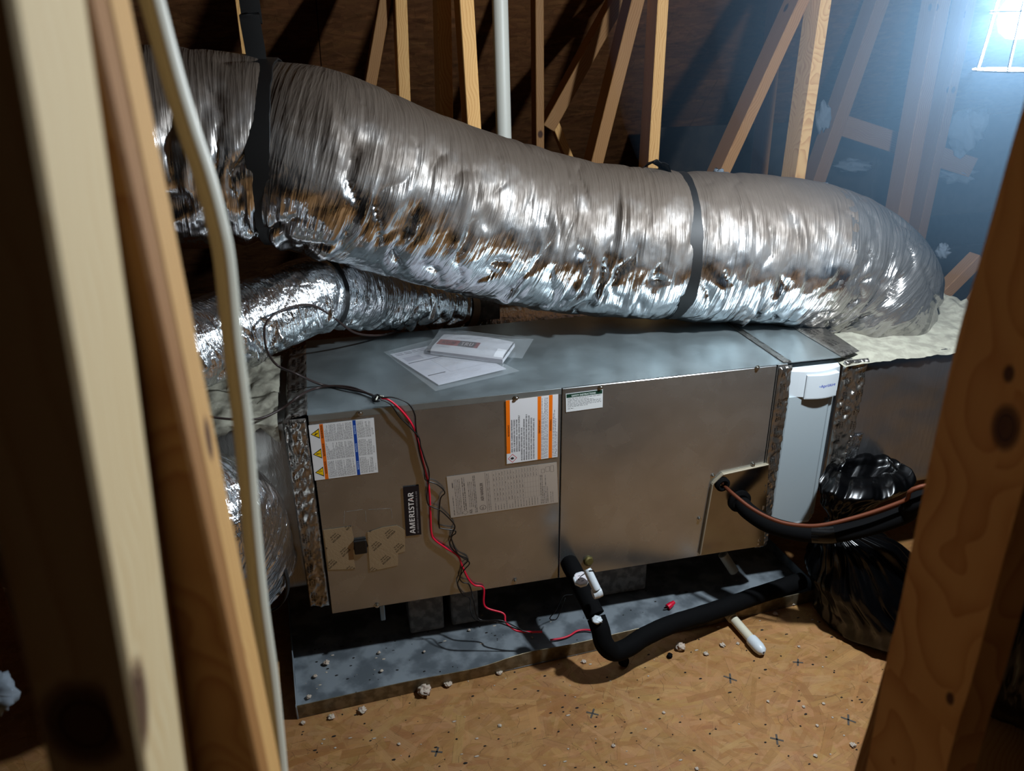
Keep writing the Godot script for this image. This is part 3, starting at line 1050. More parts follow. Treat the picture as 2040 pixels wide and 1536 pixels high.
# thin flat polygon (a strip of tape): points round its edge
func patch(q: Array, n: Vector3, thick: float, u: Vector3, scale: float) -> ArrayMesh:
	var st := new_st()
	var c := Vector3.ZERO
	for p in q:
		c += p / q.size()
	u = (u - n * u.dot(n)).normalized() * scale
	var v := n.cross(u)
	for k in q.size():
		var a: Vector3 = q[k]
		var b: Vector3 = q[(k + 1) % q.size()]
		face(st, [c + n * thick, a + n * thick, b + n * thick], n, u, v)
		face(st, [a, b, b + n * thick, a + n * thick], (a + b) / 2 - c, u, v)
	return st.commit()

func build_labels(t: Node3D) -> void:
	var r := RandomNumberGenerator.new()
	r.seed = 5
	var ink := Color(0.12, 0.12, 0.13)
	# left: three yellow warning triangles, an orange and a blue band. Drawn upright, then laid on its side
	var a := Image.create(640, 760, false, Image.FORMAT_RGB8)
	a.fill(Color(0.88, 0.88, 0.88))
	a.fill_rect(Rect2i(0, 122, 640, 42), Color(0.90, 0.42, 0.05))
	for k in 3:
		write(a, "WARNING", Vector2(62 + k * 208, 124), 30, Color(0.16, 0.07, 0.02), true)
	for k in 3:
		var x0: int = [26, 240, 470][k] + 8
		for y in 100:
			var hw := int((y + 4) * 0.58)
			a.fill_rect(Rect2i(x0 + 58 - hw, 14 + y, hw * 2, 1), Color(0.05, 0.05, 0.05))
			if y > 12 and y < 94:
				var iw := int((y - 9) * 0.53)
				a.fill_rect(Rect2i(x0 + 58 - iw, 14 + y, iw * 2, 1), Color(0.95, 0.78, 0.06))
		if k == 1:
			a.fill_rect(Rect2i(x0 + 53, 52, 10, 32), ink); a.fill_rect(Rect2i(x0 + 53, 90, 10, 10), ink)
		elif k == 0:   # bolt
			for y in 50:
				a.fill_rect(Rect2i(x0 + 62 - int(y * 0.3) + (12 if y > 24 else 0), 48 + y, 7, 1), ink)
		else:          # hand at a blade
			for y in 40:
				a.fill_rect(Rect2i(x0 + 40 + y / 2, 58 + y, 18 - y / 4, 1), ink)
			a.fill_rect(Rect2i(x0 + 66, 66, 16, 6), ink)
	for c in 3:
		var x: int = 14 + c * 210
		for b in 3:
			lines(a, Rect2i(x, 176 + b * 108, 190, 98), 13, 5, Color(0.25, 0.25, 0.27), r)
	a.fill_rect(Rect2i(0, 506, 640, 38), Color(0.02, 0.26, 0.62))
	for k in 3:
		write(a, "NOTICE", Vector2(64 + k * 208, 508), 28, Color(0.72, 0.80, 0.92), true)
	for c in 3:
		var x: int = 14 + c * 210
		lines(a, Rect2i(x, 556, 190, 84), 13, 5, Color(0.28, 0.28, 0.28), r)
		lines(a, Rect2i(x, 652, 180, 60), 13, 5, Color(0.28, 0.28, 0.28), r)
		lines(a, Rect2i(x + 20, 724, 80, 22), 12, 4, Color(0.3, 0.3, 0.3), r)
	label(t, "warning_label", a, [Vector3(0.072, 0.4565, 0.003), Vector3(0.144, 0.001, 0), Vector3(-0.001, -0.141, 0)], "white label with three yellow triangles and a blue band")
	# rating plate, pale grey
	var b := Image.create(420, 840, false, Image.FORMAT_RGB8)
	b.fill(Color(0.66, 0.61, 0.56))
	var gi := Color(0.24, 0.21, 0.20)
	lines(b, Rect2i(300, 32, 60, 12), 14, 8, gi, r)
	lines(b, Rect2i(20, 28, 200, 12), 14, 5, gi, r)
	lines(b, Rect2i(20, 50, 360, 48), 12, 4, gi, r)
	lines(b, Rect2i(60, 106, 330, 26), 14, 6, gi, r)
	diamond(b, Vector2i(34, 112), 22, gi)
	write(b, "A2L", Vector2(16, 140), 26, gi, true)
	lines(b, Rect2i(80, 150, 260, 30), 13, 4, gi, r)
	lines(b, Rect2i(20, 190, 380, 24), 11, 5, gi, r)
	write(b, "AIR HANDLER", Vector2(130, 232), 30, gi, true, 0.92)
	ring(b, Vector2i(58, 248), 24, gi)
	write(b, "UL", Vector2(42, 234), 22, gi, true)
	b.fill_rect(Rect2i(8, 284, 404, 2), gi)
	lines(b, Rect2i(20, 296, 380, 26), 13, 4, gi, r)
	for k in 17:
		b.fill_rect(Rect2i(100, 340 + k * 22, 310, 1), gi.lerp(Color(0.66, 0.61, 0.56), 0.4))
		if k < 16:
			lines(b, Rect2i(14, 346 + k * 22, 74 + 10 * (k % 3), 8), 10, 4, gi, r)
			for c in 6:
				if c > 3 or k < 11:
					lines(b, Rect2i(108 + c * 52, 346 + k * 22, 34, 7), 10, 4, gi, r)
	for c in 7:
		b.fill_rect(Rect2i(100 + c * 52 - (2 if c == 6 else 0), 340, 1, 352), gi.lerp(Color(0.66, 0.61, 0.56), 0.4))
	lines(b, Rect2i(14, 704, 300, 60), 13, 5, gi, r)
	lines(b, Rect2i(14, 782, 230, 34), 16, 4, gi, r)
	for q in [[330, 716, 40, 26], [338, 750, 50, 32], [330, 788, 62, 26]]:
		frame(b, Rect2i(q[0], q[1], q[2], q[3]), gi)
	label(t, "rating_label", b, [Vector3(0.4427, 0.2937, 0.003), Vector3(0.2735, 0.0015, 0), Vector3(0.0055, -0.1165, 0)], "pale grey rating label with a printed table")
	# orange-banded warning
	var c := Image.create(640, 512, false, Image.FORMAT_RGB8)
	c.fill(Color(0.86, 0.86, 0.87))
	c.fill_rect(Rect2i(104, 0, 536, 38), Color(0.93, 0.45, 0.02))
	write(c, "WARNING", Vector2(278, 6), 24, Color(0.25, 0.10, 0.02), true)
	diamond(c, Vector2i(50, 56), 44, Color(0.75, 0.10, 0.16))
	diamond(c, Vector2i(50, 56), 42, Color(0.75, 0.10, 0.16))
	diamond(c, Vector2i(50, 56), 40, Color(0.75, 0.10, 0.16))
	for y in 34:   # flame
		c.fill_rect(Rect2i(50 - int(13.0 * sin(PI * (y + 6) / 44.0)), 38 + y, int(26.0 * sin(PI * (y + 6) / 44.0)), 1), ink)
	var words := ["RISK OF FIRE - FLAMMABLE REFRIGERANT", "USED. TO BE REPAIRED ONLY BY TRAINED", "SERVICE PERSONNEL. DO NOT PUNCTURE", "REFRIGERANT TUBING. DISPOSE OF PROPERLY", "IN ACCORDANCE WITH FEDERAL OR LOCAL", "REGULATIONS. SEE INSTALLER GUIDE FOR MINIMUM", "ROOM AREA AND SAFETY INSTRUCTIONS WHICH MAY BE A", "POTENTIAL IGNITION SOURCE SHALL NOT BE INSTALLED", "IN THE DUCTWORK, OTHER THAN AUXILIARY DEVICES", "LISTED FOR USE WITH THE SPECIFIC APPLIANCE. SEE"]
	for k in words.size():
		write(c, words[k], Vector2(112 if k < 4 else 14, 42 + k * 24), 19, ink, true, 0.88)
	c.fill_rect(Rect2i(0, 308, 640, 36), Color(0.93, 0.45, 0.02))
	write(c, "IMPORTANT", Vector2(270, 312), 24, Color(0.25, 0.10, 0.02), true)
	lines(c, Rect2i(10, 350, 610, 62), 13, 6, Color(0.42, 0.42, 0.46), r)
	c.fill_rect(Rect2i(0, 420, 640, 36), Color(0.93, 0.45, 0.02))
	write(c, "WARNING", Vector2(280, 424), 24, Color(0.25, 0.10, 0.02), true)
	lines(c, Rect2i(10, 462, 540, 46), 12, 6, Color(0.42, 0.42, 0.46), r)
	label(t, "flammable_label", c, [Vector3(0.5142, 0.4515, 0.004), Vector3(0.1275, 0.002, 0), Vector3(0.0005, -0.169, 0)], "white label with three orange bands and a flame diamond")
	# green safety label
	var d := Image.create(512, 260, false, Image.FORMAT_RGB8)
	d.fill(Color(0.85, 0.86, 0.86))
	d.fill_rect(Rect2i(8, 6, 496, 54), Color(0.03, 0.20, 0.15))
	write(d, "SAFETY INSTRUCTIONS", Vector2(76, 14), 36, Color(0.82, 0.86, 0.84), true, 0.86)
	lines(d, Rect2i(20, 72, 470, 130), 19, 8, Color(0.35, 0.36, 0.37), r)
	lines(d, Rect2i(20, 212, 90, 20), 19, 8, Color(0.35, 0.36, 0.37), r)
	var cn := [Vector3(0.6432, 0.512, 0.004), Vector3(0.0925, 0.002, 0), Vector3(0.0015, -0.048, 0)]
	var m := print_mat("safety_print", d)
	obj("safety_label", plate(cn[0], cn[1], cn[2]), m, t).set_meta("label", "small white label with a green heading")
	# name badge
	var e := Image.create(1024, 330, false, Image.FORMAT_RGB8)
	e.fill(Color(0.04, 0.045, 0.09))
	write(e, "AMERISTAR", Vector2(38, 44), 160, Color(0.86, 0.84, 0.82), true, 0.985)
	var star := 38 + int(write(Image.create(8, 8, false, Image.FORMAT_RGBA8), "AMERIST", Vector2(0, 0), 160, Color(0.86, 0.84, 0.82), true, 0.985)) + 52
	for y in 44:   # small star spark in the second A
		e.fill_rect(Rect2i(star - int((22 - absi(y - 22)) * 0.5), 140 + y, 22 - absi(y - 22), 1), Color(0.70, 0.22, 0.10))
	write(e, "BY AMERICAN STANDARD HEATING & AIR", Vector2(40, 236), 46, Color(0.62, 0.60, 0.60), false, 1.02)
	label(t, "name_badge", e, [Vector3(0.2162, 0.2695, 0.004), Vector3(0.0375, -0.001, 0), Vector3(-0.0015, -0.138, 0)], "dark badge with white capital letters set upright", 0.0010)

# a label printed upright but stuck on its side: its text runs from the bottom to the top
func label(t: Node3D, called: String, im: Image, at: Array, says: String, thick := 0.0005) -> void:
	var o := obj(called, plate(at[0], -at[2], at[1], thick), print_mat(called, im), t)
	o.set_meta("label", says)

func diamond(im: Image, c: Vector2i, r: int, col: Color) -> void:
	for k in r:
		for q in [Vector2i(k, r - k), Vector2i(-k, r - k), Vector2i(k, k - r), Vector2i(-k, k - r)]:
			im.fill_rect(Rect2i(c + q, Vector2i(2, 2)), col)

func ring(im: Image, c: Vector2i, r: int, col: Color) -> void:
	for k in 120:
		var a := TAU * k / 120.0
		im.fill_rect(Rect2i(c.x + int(cos(a) * r), c.y + int(sin(a) * r), 3, 3), col)

func frame(im: Image, r: Rect2i, col: Color) -> void:
	im.fill_rect(Rect2i(r.position, Vector2i(r.size.x, 2)), col)
	im.fill_rect(Rect2i(r.position.x, r.end.y - 2, r.size.x, 2), col)
	im.fill_rect(Rect2i(r.position, Vector2i(2, r.size.y)), col)
	im.fill_rect(Rect2i(r.end.x - 2, r.position.y, 2, r.size.y), col)

# crumpled strip of foil tape between two edge lines
func crumpled(a: Array, b: Array, n: Vector3, amp: float, seed_: int, u_scale := 3.0, rows := 50, cols := 14) -> ArrayMesh:
	var pa := even_path(PackedVector3Array(a), rows - 1)
	var pb := even_path(PackedVector3Array(b), rows - 1)
	var ns := noise(seed_, 26.0, 3)
	ns.fractal_type = FastNoiseLite.FRACTAL_RIDGED
	var pts := PackedVector3Array()
	var uvs := PackedVector2Array()
	for i in rows:
		for j in cols:
			var p := pa[i].lerp(pb[i], float(j) / (cols - 1))
			var rim := 0.0 if j == 0 or j == cols - 1 or i == 0 or i == rows - 1 else 1.0
			pts.append(p + n * (0.0012 + amp * maxf(0.0, 0.55 + ns.get_noise_3dv(p)) * rim))
			uvs.append(Vector2(pa[0].distance_to(p) * u_scale, pa[i].distance_to(p) * u_scale))
	var probe := (pa[mini(5, rows - 1)] - pa[0]).cross(pb[0] - pa[0])
	return grid(pts, rows, cols, uvs, false, probe.dot(n) < 0.0)

func build_right_section() -> void:
	# short sheet metal section between the cabinet and the plenum
	var t := thing("duct_section", "narrow sheet metal duct section between the cabinet and the right plenum", "duct")
	obj("section_body", box(Vector3(1.2665, 0.287, -DEEP / 2 - 0.03), Vector3(0.168, 0.52, DEEP - 0.06), 0.002), M.galv_front, t)
	obj("section_top", box(Vector3(1.2665, 0.547, -DEEP / 2 - 0.005), Vector3(0.17, 0.003, DEEP - 0.01), 0.001), M.galv, t)
	var ft := obj("front_tape", crumpled([Vector3(1.155, 0.545, 0.0035), Vector3(1.155, 0.0, 0.0035)], [Vector3(1.195, 0.545, -0.002), Vector3(1.195, 0.0, -0.002)], Vector3(0, 0, 1), 0.006, 81, 6.0, 90, 16), M.tape, t)
	ft.set_meta("label", "crumpled printed foil tape down the cabinet's right edge")
	obj("seam_tape", crumpled([Vector3(1.168, 0.551, -0.44), Vector3(1.172, 0.551, -0.005)], [Vector3(1.192, 0.549, -0.44), Vector3(1.196, 0.549, -0.005)], Vector3.UP, 0.002, 82), M.tape, t)
	obj("seam_tape", crumpled([Vector3(1.335, 0.549, -0.46), Vector3(1.338, 0.549, -0.005)], [Vector3(1.43, 0.556, -0.44), Vector3(1.40, 0.553, -0.02)], Vector3.UP, 0.003, 83), M.tape, t)
	# humidifier on its front
	var h := thing("humidifier", "white bypass humidifier cover with a blue printed name, beside the cabinet", "humidifier")
	var x0 := 1.197
	var x1 := 1.343
	obj("housing", box(Vector3((x0 + x1) / 2, 0.29, -0.034), Vector3(x1 - x0 - 0.01, 0.44, 0.05), 0.004), M.white_panel, h)
	# cover: flat front with one bevelled side
	var prof := [Vector2(x0, -0.03), Vector2(x0, -0.006), Vector2(x0 + 0.004, -0.002), Vector2(x1 - 0.026, -0.002), Vector2(x1 - 0.001, -0.022), Vector2(x1 - 0.001, -0.03)]
	obj("cover", prism(prof, 0.062, 0.452, 0.0), M.white_panel, h)
	# cap over the cover, its front bowed out
	var cap := PackedVector2Array()
	cap.append(Vector2(x0 - 0.001, -0.035))
	for k in 13:
		var u := k / 12.0
		cap.append(Vector2(lerpf(x0 - 0.001, x1 + 0.002, u), -0.012 + 0.020 * sin(PI * u)))
	cap.append(Vector2(x1 + 0.002, -0.035))
	obj("cap", prism(Array(cap), 0.452, 0.528, 0.006), M.white, h)
	var xa := x0 + 0.040
	var xb := x1 - 0.014
	var pr := [Vector2(xa, -0.01)]
	for k in 9:
		var u := k / 8.0
		pr.append(Vector2(lerpf(xa, xb, u), 0.008 + 0.008 * sin(PI * u)))
	pr.append(Vector2(xb, -0.01))
	obj("name_panel", prism(pr, 0.448, 0.514, 0.001), M.white, h)
	var name_im := Image.create(460, 330, false, Image.FORMAT_RGB8)
	name_im.fill(Color(0.78, 0.81, 0.83))
	write(name_im, "AprilAire", Vector2(190, 120), 54, Color(0.03, 0.17, 0.62), true)
	for k in 6:
		var a := TAU * k / 6.0
		for q in range(4, 13):
			name_im.fill_rect(Rect2i(176 + int(cos(a) * q), 156 + int(sin(a) * q), 3, 3), Color(0.20, 0.45, 0.80))
	var pn := PackedVector3Array()
	var un := PackedVector2Array()
	for k in 17:
		var u := 0.02 + 0.96 * k / 16.0
		for v in 2:
			pn.append(Vector3(lerpf(xa, xb, u), 0.512 - 0.062 * v, 0.0086 + 0.008 * sin(PI * u)))
			un.append(Vector2(u, v))
	obj("name_print", grid(pn, 17, 2, un, false, true), print_mat("name_print", name_im, 0.38), h)
	var foot := [Vector2(x0 + 0.002, -0.03), Vector2(x0 + 0.002, -0.004), Vector2(x1 - 0.027, -0.001), Vector2(x1 - 0.003, -0.021), Vector2(x1 - 0.003, -0.03)]
	obj("bottom_edge", prism(foot, 0.056, 0.062, 0.0), M.white, h)
	# right plenum of foil-faced duct board
	var p := thing("right_plenum", "foil-faced duct board plenum box at the right under the duct bend", "plenum")
	obj("plenum_box", foil_box(Vector3(1.345, 0.13, -0.47), Vector3(1.93, 0.535, -0.005), 6.0, 91), M.foil_board, p)
	obj("corner_tape", crumpled([Vector3(1.345, 0.54, -0.004), Vector3(1.345, 0.13, -0.004)], [Vector3(1.415, 0.54, -0.004), Vector3(1.408, 0.13, -0.004)], Vector3(0, 0, 1), 0.008, 84, 6.0, 80, 26), M.tape, p)
	var tab := obj("tape_flap", crumpled([Vector3(1.395, 0.32, 0.000), Vector3(1.380, 0.15, 0.000)], [Vector3(1.440, 0.32, 0.000), Vector3(1.420, 0.15, 0.000)], Vector3(0, 0, 1), 0.004, 85), M.foil_small, p)
	tab.set_meta("label", "bare shiny foil flap")
	# mastic bedded round the duct collar, on the plenum's top
	var rows := 60
	var cols := 26
	var pts := PackedVector3Array()
	var uvs := PackedVector2Array()
	var n := noise(92, 14.0, 3)
	for i in rows:
		for j in cols:
			var x := lerpf(1.34, 1.935, i / float(rows - 1))
			var s := j / float(cols - 1)
			var z := lerpf(-0.46, 0.012, s)
			var lift := 0.010 + 0.006 * n.get_noise_2d(x, z) + 0.02 * exp(-pow(Vector2(x - 1.618, z + 0.365).length() / 0.2 - 1.0, 2.0) * 22.0)
			lift += 0.035 * smoothstep(1.80, 1.92, x) * (0.6 + 0.5 * n.get_noise_2d(x * 2.0, z * 2.0))
			var keep := smoothstep(1.36, 1.46, x + 0.55 * (z + 0.10))
			pts.append(Vector3(x, 0.5355 + lift * keep - 0.012 * pow(s, 8.0), z + 0.004 * n.get_noise_2d(x * 3.0, 4.0) * s))
			uvs.append(Vector2(x, z))
	obj("mastic", grid(pts, rows, cols, uvs, false, true), M.mastic, p).set_meta("label", "cream mastic spread round the duct collar")

# upright prism of a profile in x and z, its top edge drawn in by bevel
func prism(prof: Array, y0: float, y1: float, bevel: float) -> ArrayMesh:
	var st := new_st()
	var c := Vector3.ZERO
	for q in prof:
		c += Vector3(q.x, (y0 + y1) / 2, q.y) / prof.size()
	var lo := []
	var hi := []
	var cap := []
	for q in prof:
		lo.append(Vector3(q.x, y0, q.y))
		hi.append(Vector3(q.x, y1 - bevel, q.y))
		cap.append(Vector3(lerpf(q.x, c.x, bevel * 4.0), y1, q.y - bevel * 1.2))
	var n := prof.size()
	for k in n:
		var m := (k + 1) % n
		var mid: Vector3 = (lo[k] + lo[m]) / 2 - Vector3(c.x, y0, c.z)
		face(st, [lo[k], lo[m], hi[m], hi[k]], mid, Vector3(1, 0, 0), Vector3(0, 1, 0))
		if bevel > 0.0:
			face(st, [hi[k], hi[m], cap[m], cap[k]], mid + Vector3(0, 0.01, 0), Vector3(1, 0, 0), Vector3(0, 1, 0))
		face(st, [Vector3(c.x, y1, c.z), cap[k], cap[m]], Vector3.UP, Vector3(1, 0, 0), Vector3(0, 0, 1))
		face(st, [Vector3(c.x, y0, c.z), lo[k], lo[m]], Vector3.DOWN, Vector3(1, 0, 0), Vector3(0, 0, 1))
	return st.commit()

# box of duct board: soft corners, slightly wavy faces
func foil_box(lo: Vector3, hi: Vector3, round_mm: float, seed_: int) -> ArrayMesh:
	var n := noise(seed_, 7.0, 3)
	var rows := 48
	var cols := 97
	var c := (lo + hi) / 2
	var h := (hi - lo) / 2
	var pts := PackedVector3Array()
	var uvs := PackedVector2Array()
	for i in rows:
		var v := i / float(rows - 1)
		for j in cols:
			# a superellipsoid-like sweep: rounded square in plan, full height with soft rims
			var a := TAU * j / (cols - 1)
			var d := Vector2(cos(a), sin(a))
			var k := 1.0 / pow(pow(absf(d.x), 18.0) + pow(absf(d.y), 18.0), 1.0 / 18.0)
			var q := d * k
			var y: float
			var shrink := 1.0
			if v < 0.2:
				shrink = v / 0.2; y = -1.0
			elif v > 0.8:
				shrink = (1.0 - v) / 0.2; y = 1.0
			else:
				y = (v - 0.2) / 0.6 * 2.0 - 1.0
			if (v < 0.2 or v > 0.8):
				shrink = 1.0 - pow(1.0 - shrink, 1.0)
			var r := round_mm * 0.001
			var p := c + Vector3(q.x * h.x * shrink, y * h.y, q.y * h.z * shrink)
			if absf(y) < 1.0 and absf(y) > 0.9: p -= Vector3(q.x, 0, q.y) * r * (absf(y) - 0.9) * 6.0
			p += Vector3(q.x, 0.3, q.y) * 0.006 * n.get_noise_3dv(p)
			pts.append(p)
			uvs.append(Vector2((p.x + p.z) * 2.2, (p.y + (p.z if absf(y) >= 1.0 else 0.0)) * 2.2))
	return grid(pts, rows, cols, uvs, true, false)

func build_left_plenum() -> void:
	var p := thing("left_plenum", "foil-faced duct board plenum box at the cabinet's left end", "plenum")
	obj("plenum_box", foil_box(Vector3(-0.42, 0.08, -0.47), Vector3(-0.006, 0.53, -0.015), 6.0, 95), M.board_dull, p)
	obj("corner_tape", crumpled([Vector3(-0.055, 0.54, -0.010), Vector3(-0.050, 0.03, -0.010)], [Vector3(-0.003, 0.545, 0.002), Vector3(-0.003, 0.03, 0.002)], Vector3(0, 0, 1), 0.009, 86, 6.0, 80, 20), M.tape, p)
	obj("seam_tape", crumpled([Vector3(-0.05, 0.535, -0.45), Vector3(-0.05, 0.535, -0.015)], [Vector3(0.004, 0.545, -0.45), Vector3(0.004, 0.545, -0.015)], Vector3.UP, 0.006, 87), M.tape, p)
	var rows := 40
	var cols := 24
	var pts := PackedVector3Array()
	var uvs := PackedVector2Array()
	var n := noise(96, 16.0, 3)
	for i in rows:
		for j in cols:
			var x := lerpf(-0.43, -0.065, i / float(rows - 1))
			var s := j / float(cols - 1)
			var wob := 0.03 * n.get_noise_2d(x * 0.8, 3.0)
			var z := lerpf(-0.42, -0.012, minf(1.0, s / 0.7))
			var y := 0.533 + 0.012 + 0.016 * n.get_noise_2d(x, z)
			if s > 0.7:
				var dn := (s - 0.7) / 0.3
				y -= dn * (0.045 + 2.2 * wob)
				z += 0.004 + 0.008 * (1.0 - dn) * (0.6 + n.get_noise_2d(x * 1.5, y * 1.5))
			pts.append(Vector3(x, y, z))
			uvs.append(Vector2(x, z))
	obj("mastic", grid(pts, rows, cols, uvs, false, true), M.mastic, p).set_meta("label", "lumpy grey-white mastic over the top edge")

# ---------------------------------------------------------------- ducts
# radius of an insulated flexible duct: gathers across its length, sag between hoops, waists under straps
func jacket(r: float, seed_: int, pitch: float, amp: float, straps: Array, wild := 0.0) -> Callable:
	var n := noise(seed_, 1.0, 2)
	var n2 := noise(seed_ + 1, 1.0, 3)
	n2.fractal_type = FastNoiseLite.FRACTAL_RIDGED
	# separate pinched folds: [s, angle, half length (rad), half width (m), height, slant]
	var r2 := RandomNumberGenerator.new()
	r2.seed = seed_
	var folds := []
	var at_s := 0.0
	while at_s < 3.2:
		at_s += pitch * r2.randf_range(0.25, 0.65)
		folds.append([at_s, r2.randf_range(0.9, 2.5) * (1.0 if r2.randf() < 0.6 else -1.0), r2.randf_range(0.14, 0.42), pitch * r2.randf_range(0.07, 0.16), amp * r2.randf_range(0.3, 0.9), r2.randf_range(-0.05, 0.05)])
	var now := {"i": -1, "near": []}
	return func(i: int, s: float, a: float) -> float:
		if now.i != i:
			now.i = i
			now.near = folds.filter(func(q: Array) -> bool: return absf(q[0] - s) < pitch * 0.6)
		var ca := cos(a)
		var sa := sin(a)
		var side := 0.22 + 0.78 * smoothstep(-0.9, 0.35, -ca)      # taut on top, loose below
		var w := s / pitch + 1.0 * n.get_noise_3d(s * 4.0, ca * 0.8, sa * 0.8) + 0.22 * n.get_noise_3d(s * 9.0, ca * 2.2, sa * 2.2)
		var saw := w - floorf(w)
		var g := pow(absf(sin(PI * saw)), 0.55)             # pleats with sharp valleys
		var k := (1.0 + 0.9 * smoothstep(0.75, 0.5, s) * wild) * clampf(0.55 + 1.5 * n.get_noise_3d(s * 9.0 + 9.0, ca * 1.1, sa * 1.1), 0.0, 1.5)
		var d := -amp * (1.0 - g) * k * side
		d += amp * 0.12 * n2.get_noise_3d(s * 15.0, ca * 2.6, sa * 2.6) * side
		d += r * 0.028 * n.get_noise_3d(s * 2.5 + 40.0, ca * 0.8, sa * 0.8)
		for q in now.near:
			var da: float = wrapf(a - q[1], -PI, PI) / q[2]
			if absf(da) < 2.2:
				var ds: float = (s - q[0] - q[5] * da * q[2]) / (q[3] * maxf(0.15, 1.0 - 0.35 * absf(da)))
				d += q[4] * exp(-da * da) * ((exp(-ds * ds) if ds > 0.0 else exp(-ds * ds * 0.25)) - 0.6 * exp(-(ds - 1.9) * (ds - 1.9)))
		for q in straps:
			var u: float = (s - q[0]) / q[1]
			d = lerpf(d, -q[2], exp(-u * u))
		return r + d

func build_ducts() -> void:
	# the large trunk: from the far left, under the roof framing, down into the right plenum
	var pts := [Vector3(-0.705, 1.123, -0.177), Vector3(-0.453, 1.105, -0.222), Vector3(-0.217, 1.092, -0.262), Vector3(-0.04, 1.08, -0.271), Vector3(0.088, 1.047, -0.259), Vector3(0.27, 0.97, -0.305), Vector3(0.532, 0.866, -0.376), Vector3(0.743, 0.806, -0.388), Vector3(1.009, 0.775, -0.357), Vector3(1.244, 0.754, -0.337), Vector3(1.39, 0.732, -0.315), Vector3(1.531, 0.678, -0.313), Vector3(1.608, 0.604, -0.295), Vector3(1.612, 0.64, -0.365), Vector3(1.618, 0.545, -0.365)]
	var path := even_path(smooth_path(pts, 10), 460)
	var t := thing("main_duct", "largest silver foil flexible duct sweeping from upper left down to the right plenum", "duct")
	var len_at := func(p: Vector3) -> Array:
		var best := 0
		for i in path.size():
			if path[i].distance_to(p) < path[best].distance_to(p):
				best = i
		var s := 0.0
		for i in best:
			s += path[i].distance_to(path[i + 1])
		return [best, s]
	var k1: Array = len_at.call(Vector3(-0.018, 1.074, -0.263))
	var k3: Array = len_at.call(pts[10])
	var k2: Array = len_at.call(pts[8])
	var total: float = len_at.call(pts[14])[1]
	var base := jacket(0.205, 101, 0.082, 0.020, [[k1[1], 0.035, 0.010], [k2[1], 0.032, 0.008]], 1.0)
	var shape := func(i: int, s: float, a: float) -> float:
		var r: float = base.call(i, s, a)
		var e := smoothstep(total - 0.30, total, s)
		return r * lerpf(1.0, 0.97, e) * (1.0 + 0.03 * smoothstep(k1[1], k1[1] - 0.3, s))
	obj("jacket", tube(path.slice(0, k3[0] + 4), 0.2, 230, Vector3.UP, shape, 0.6, false), M.foil, t)
	# the bend over the plenum, its cloth drawn into fan folds on the inner side
	var fold := noise(107, 1.0, 2)
	var s0: float = k3[1]
	var bend := func(i: int, s: float, a: float) -> float:
		var r: float = shape.call(i, s + s0, a)
		var inner := smoothstep(-0.4, 0.9, -cos(a))
		var w := a * 2.2 + 2.0 * fold.get_noise_3d(s * 3.0, cos(a), sin(a))
		var q := (s + 0.010 * sin(w)) / 0.066 + 0.7 * fold.get_noise_3d(s * 6.0, cos(a) * 2.0, sin(a) * 2.0)
		r -= (0.010 + 0.016 * inner) * (1.0 - pow(absf(sin(PI * q)), 0.5)) * clampf(0.7 + 1.2 * fold.get_noise_3d(s * 8.0, cos(a) * 1.2, sin(a) * 1.2), 0.1, 1.4) * smoothstep(0.0, 0.05, s)
		r += 0.008 * smoothstep(total - s0 - 0.06, total - s0, s)
		return r
	obj("bend", tube(path.slice(k3[0]), 0.2, 230, Vector3.UP, bend, 0.6, true), M.foil_bend, t)
	var f := frames(path, Vector3.UP)
	# straps
	var s1 := thing("duct_strap", "long black webbing strap hanging from the roof round the duct's left end", "strap", "black straps that carry the large duct")
	obj("loop", band(path[k1[0]], (f[k1[0]][0] + Vector3(0.10, 0.12, 0)).normalized(), Vector3.UP, 0.1985, 0.050, 103), M.strap, s1)
	var top := path[k1[0]] + Vector3(0, 0.190, 0.02)
	obj("hanger", ribbon([Vector3(-0.054, 2.442, -0.25), Vector3(-0.024, 1.442, -0.25), Vector3(-0.026, 1.358, -0.24), Vector3(-0.023, 1.291, -0.24), Vector3(-0.024, 1.264, -0.235)], Vector3(1, -0.15, 0.1), 0.041, 0.002), M.strap, s1)
	var s2 := thing("duct_strap", "black webbing strap looped round the middle of the large duct", "strap", "black straps that carry the large duct")
	obj("loop", band(path[k2[0]], (f[k2[0]][0] + Vector3(0, 0.10, 0.05)).normalized(), Vector3.UP, 0.1975, 0.044, 104), M.strap, s2)
	obj("tail", ribbon([Vector3(0.974, 0.987, -0.33), Vector3(0.962, 0.994, -0.36), Vector3(0.939, 1.005, -0.36), Vector3(0.917, 1.001, -0.34)], Vector3(0, 0.3, 1), 0.034, 0.003), M.strap, s2)
	# the smaller branch
	var q := [Vector3(-0.404, 0.709, 0.15), Vector3(-0.297, 0.703, -0.002), Vector3(-0.208, 0.706, -0.095), Vector3(-0.128, 0.714, -0.17), Vector3(-0.039, 0.727, -0.233), Vector3(0.063, 0.733, -0.313), Vector3(0.216, 0.648, -0.508), Vector3(0.429, 0.562, -0.621)]
	var qp := even_path(smooth_path(q, 10), 260)
	var d2 := thing("branch_duct", "smaller crumpled silver duct passing over the left plenum to behind the cabinet", "duct")
	var ki := 0
	for i in qp.size():
		if qp[i].distance_to(q[5]) < qp[ki].distance_to(q[5]): ki = i
	var ks := 0.0
	for i in ki: ks += qp[i].distance_to(qp[i + 1])
	var bs := jacket(0.093, 111, 0.050, 0.014, [[ks, 0.022, 0.010]])
	obj("jacket", tube(qp, 0.09, 120, Vector3(0.3, 1, 0.2), bs, 0.45), M.foil_small, d2)
	obj("collar", tube(PackedVector3Array([Vector3(0.425, 0.565, -0.612), Vector3(0.45, 0.552, -0.634)]), 0.085, 32), M.foil_board, d2)
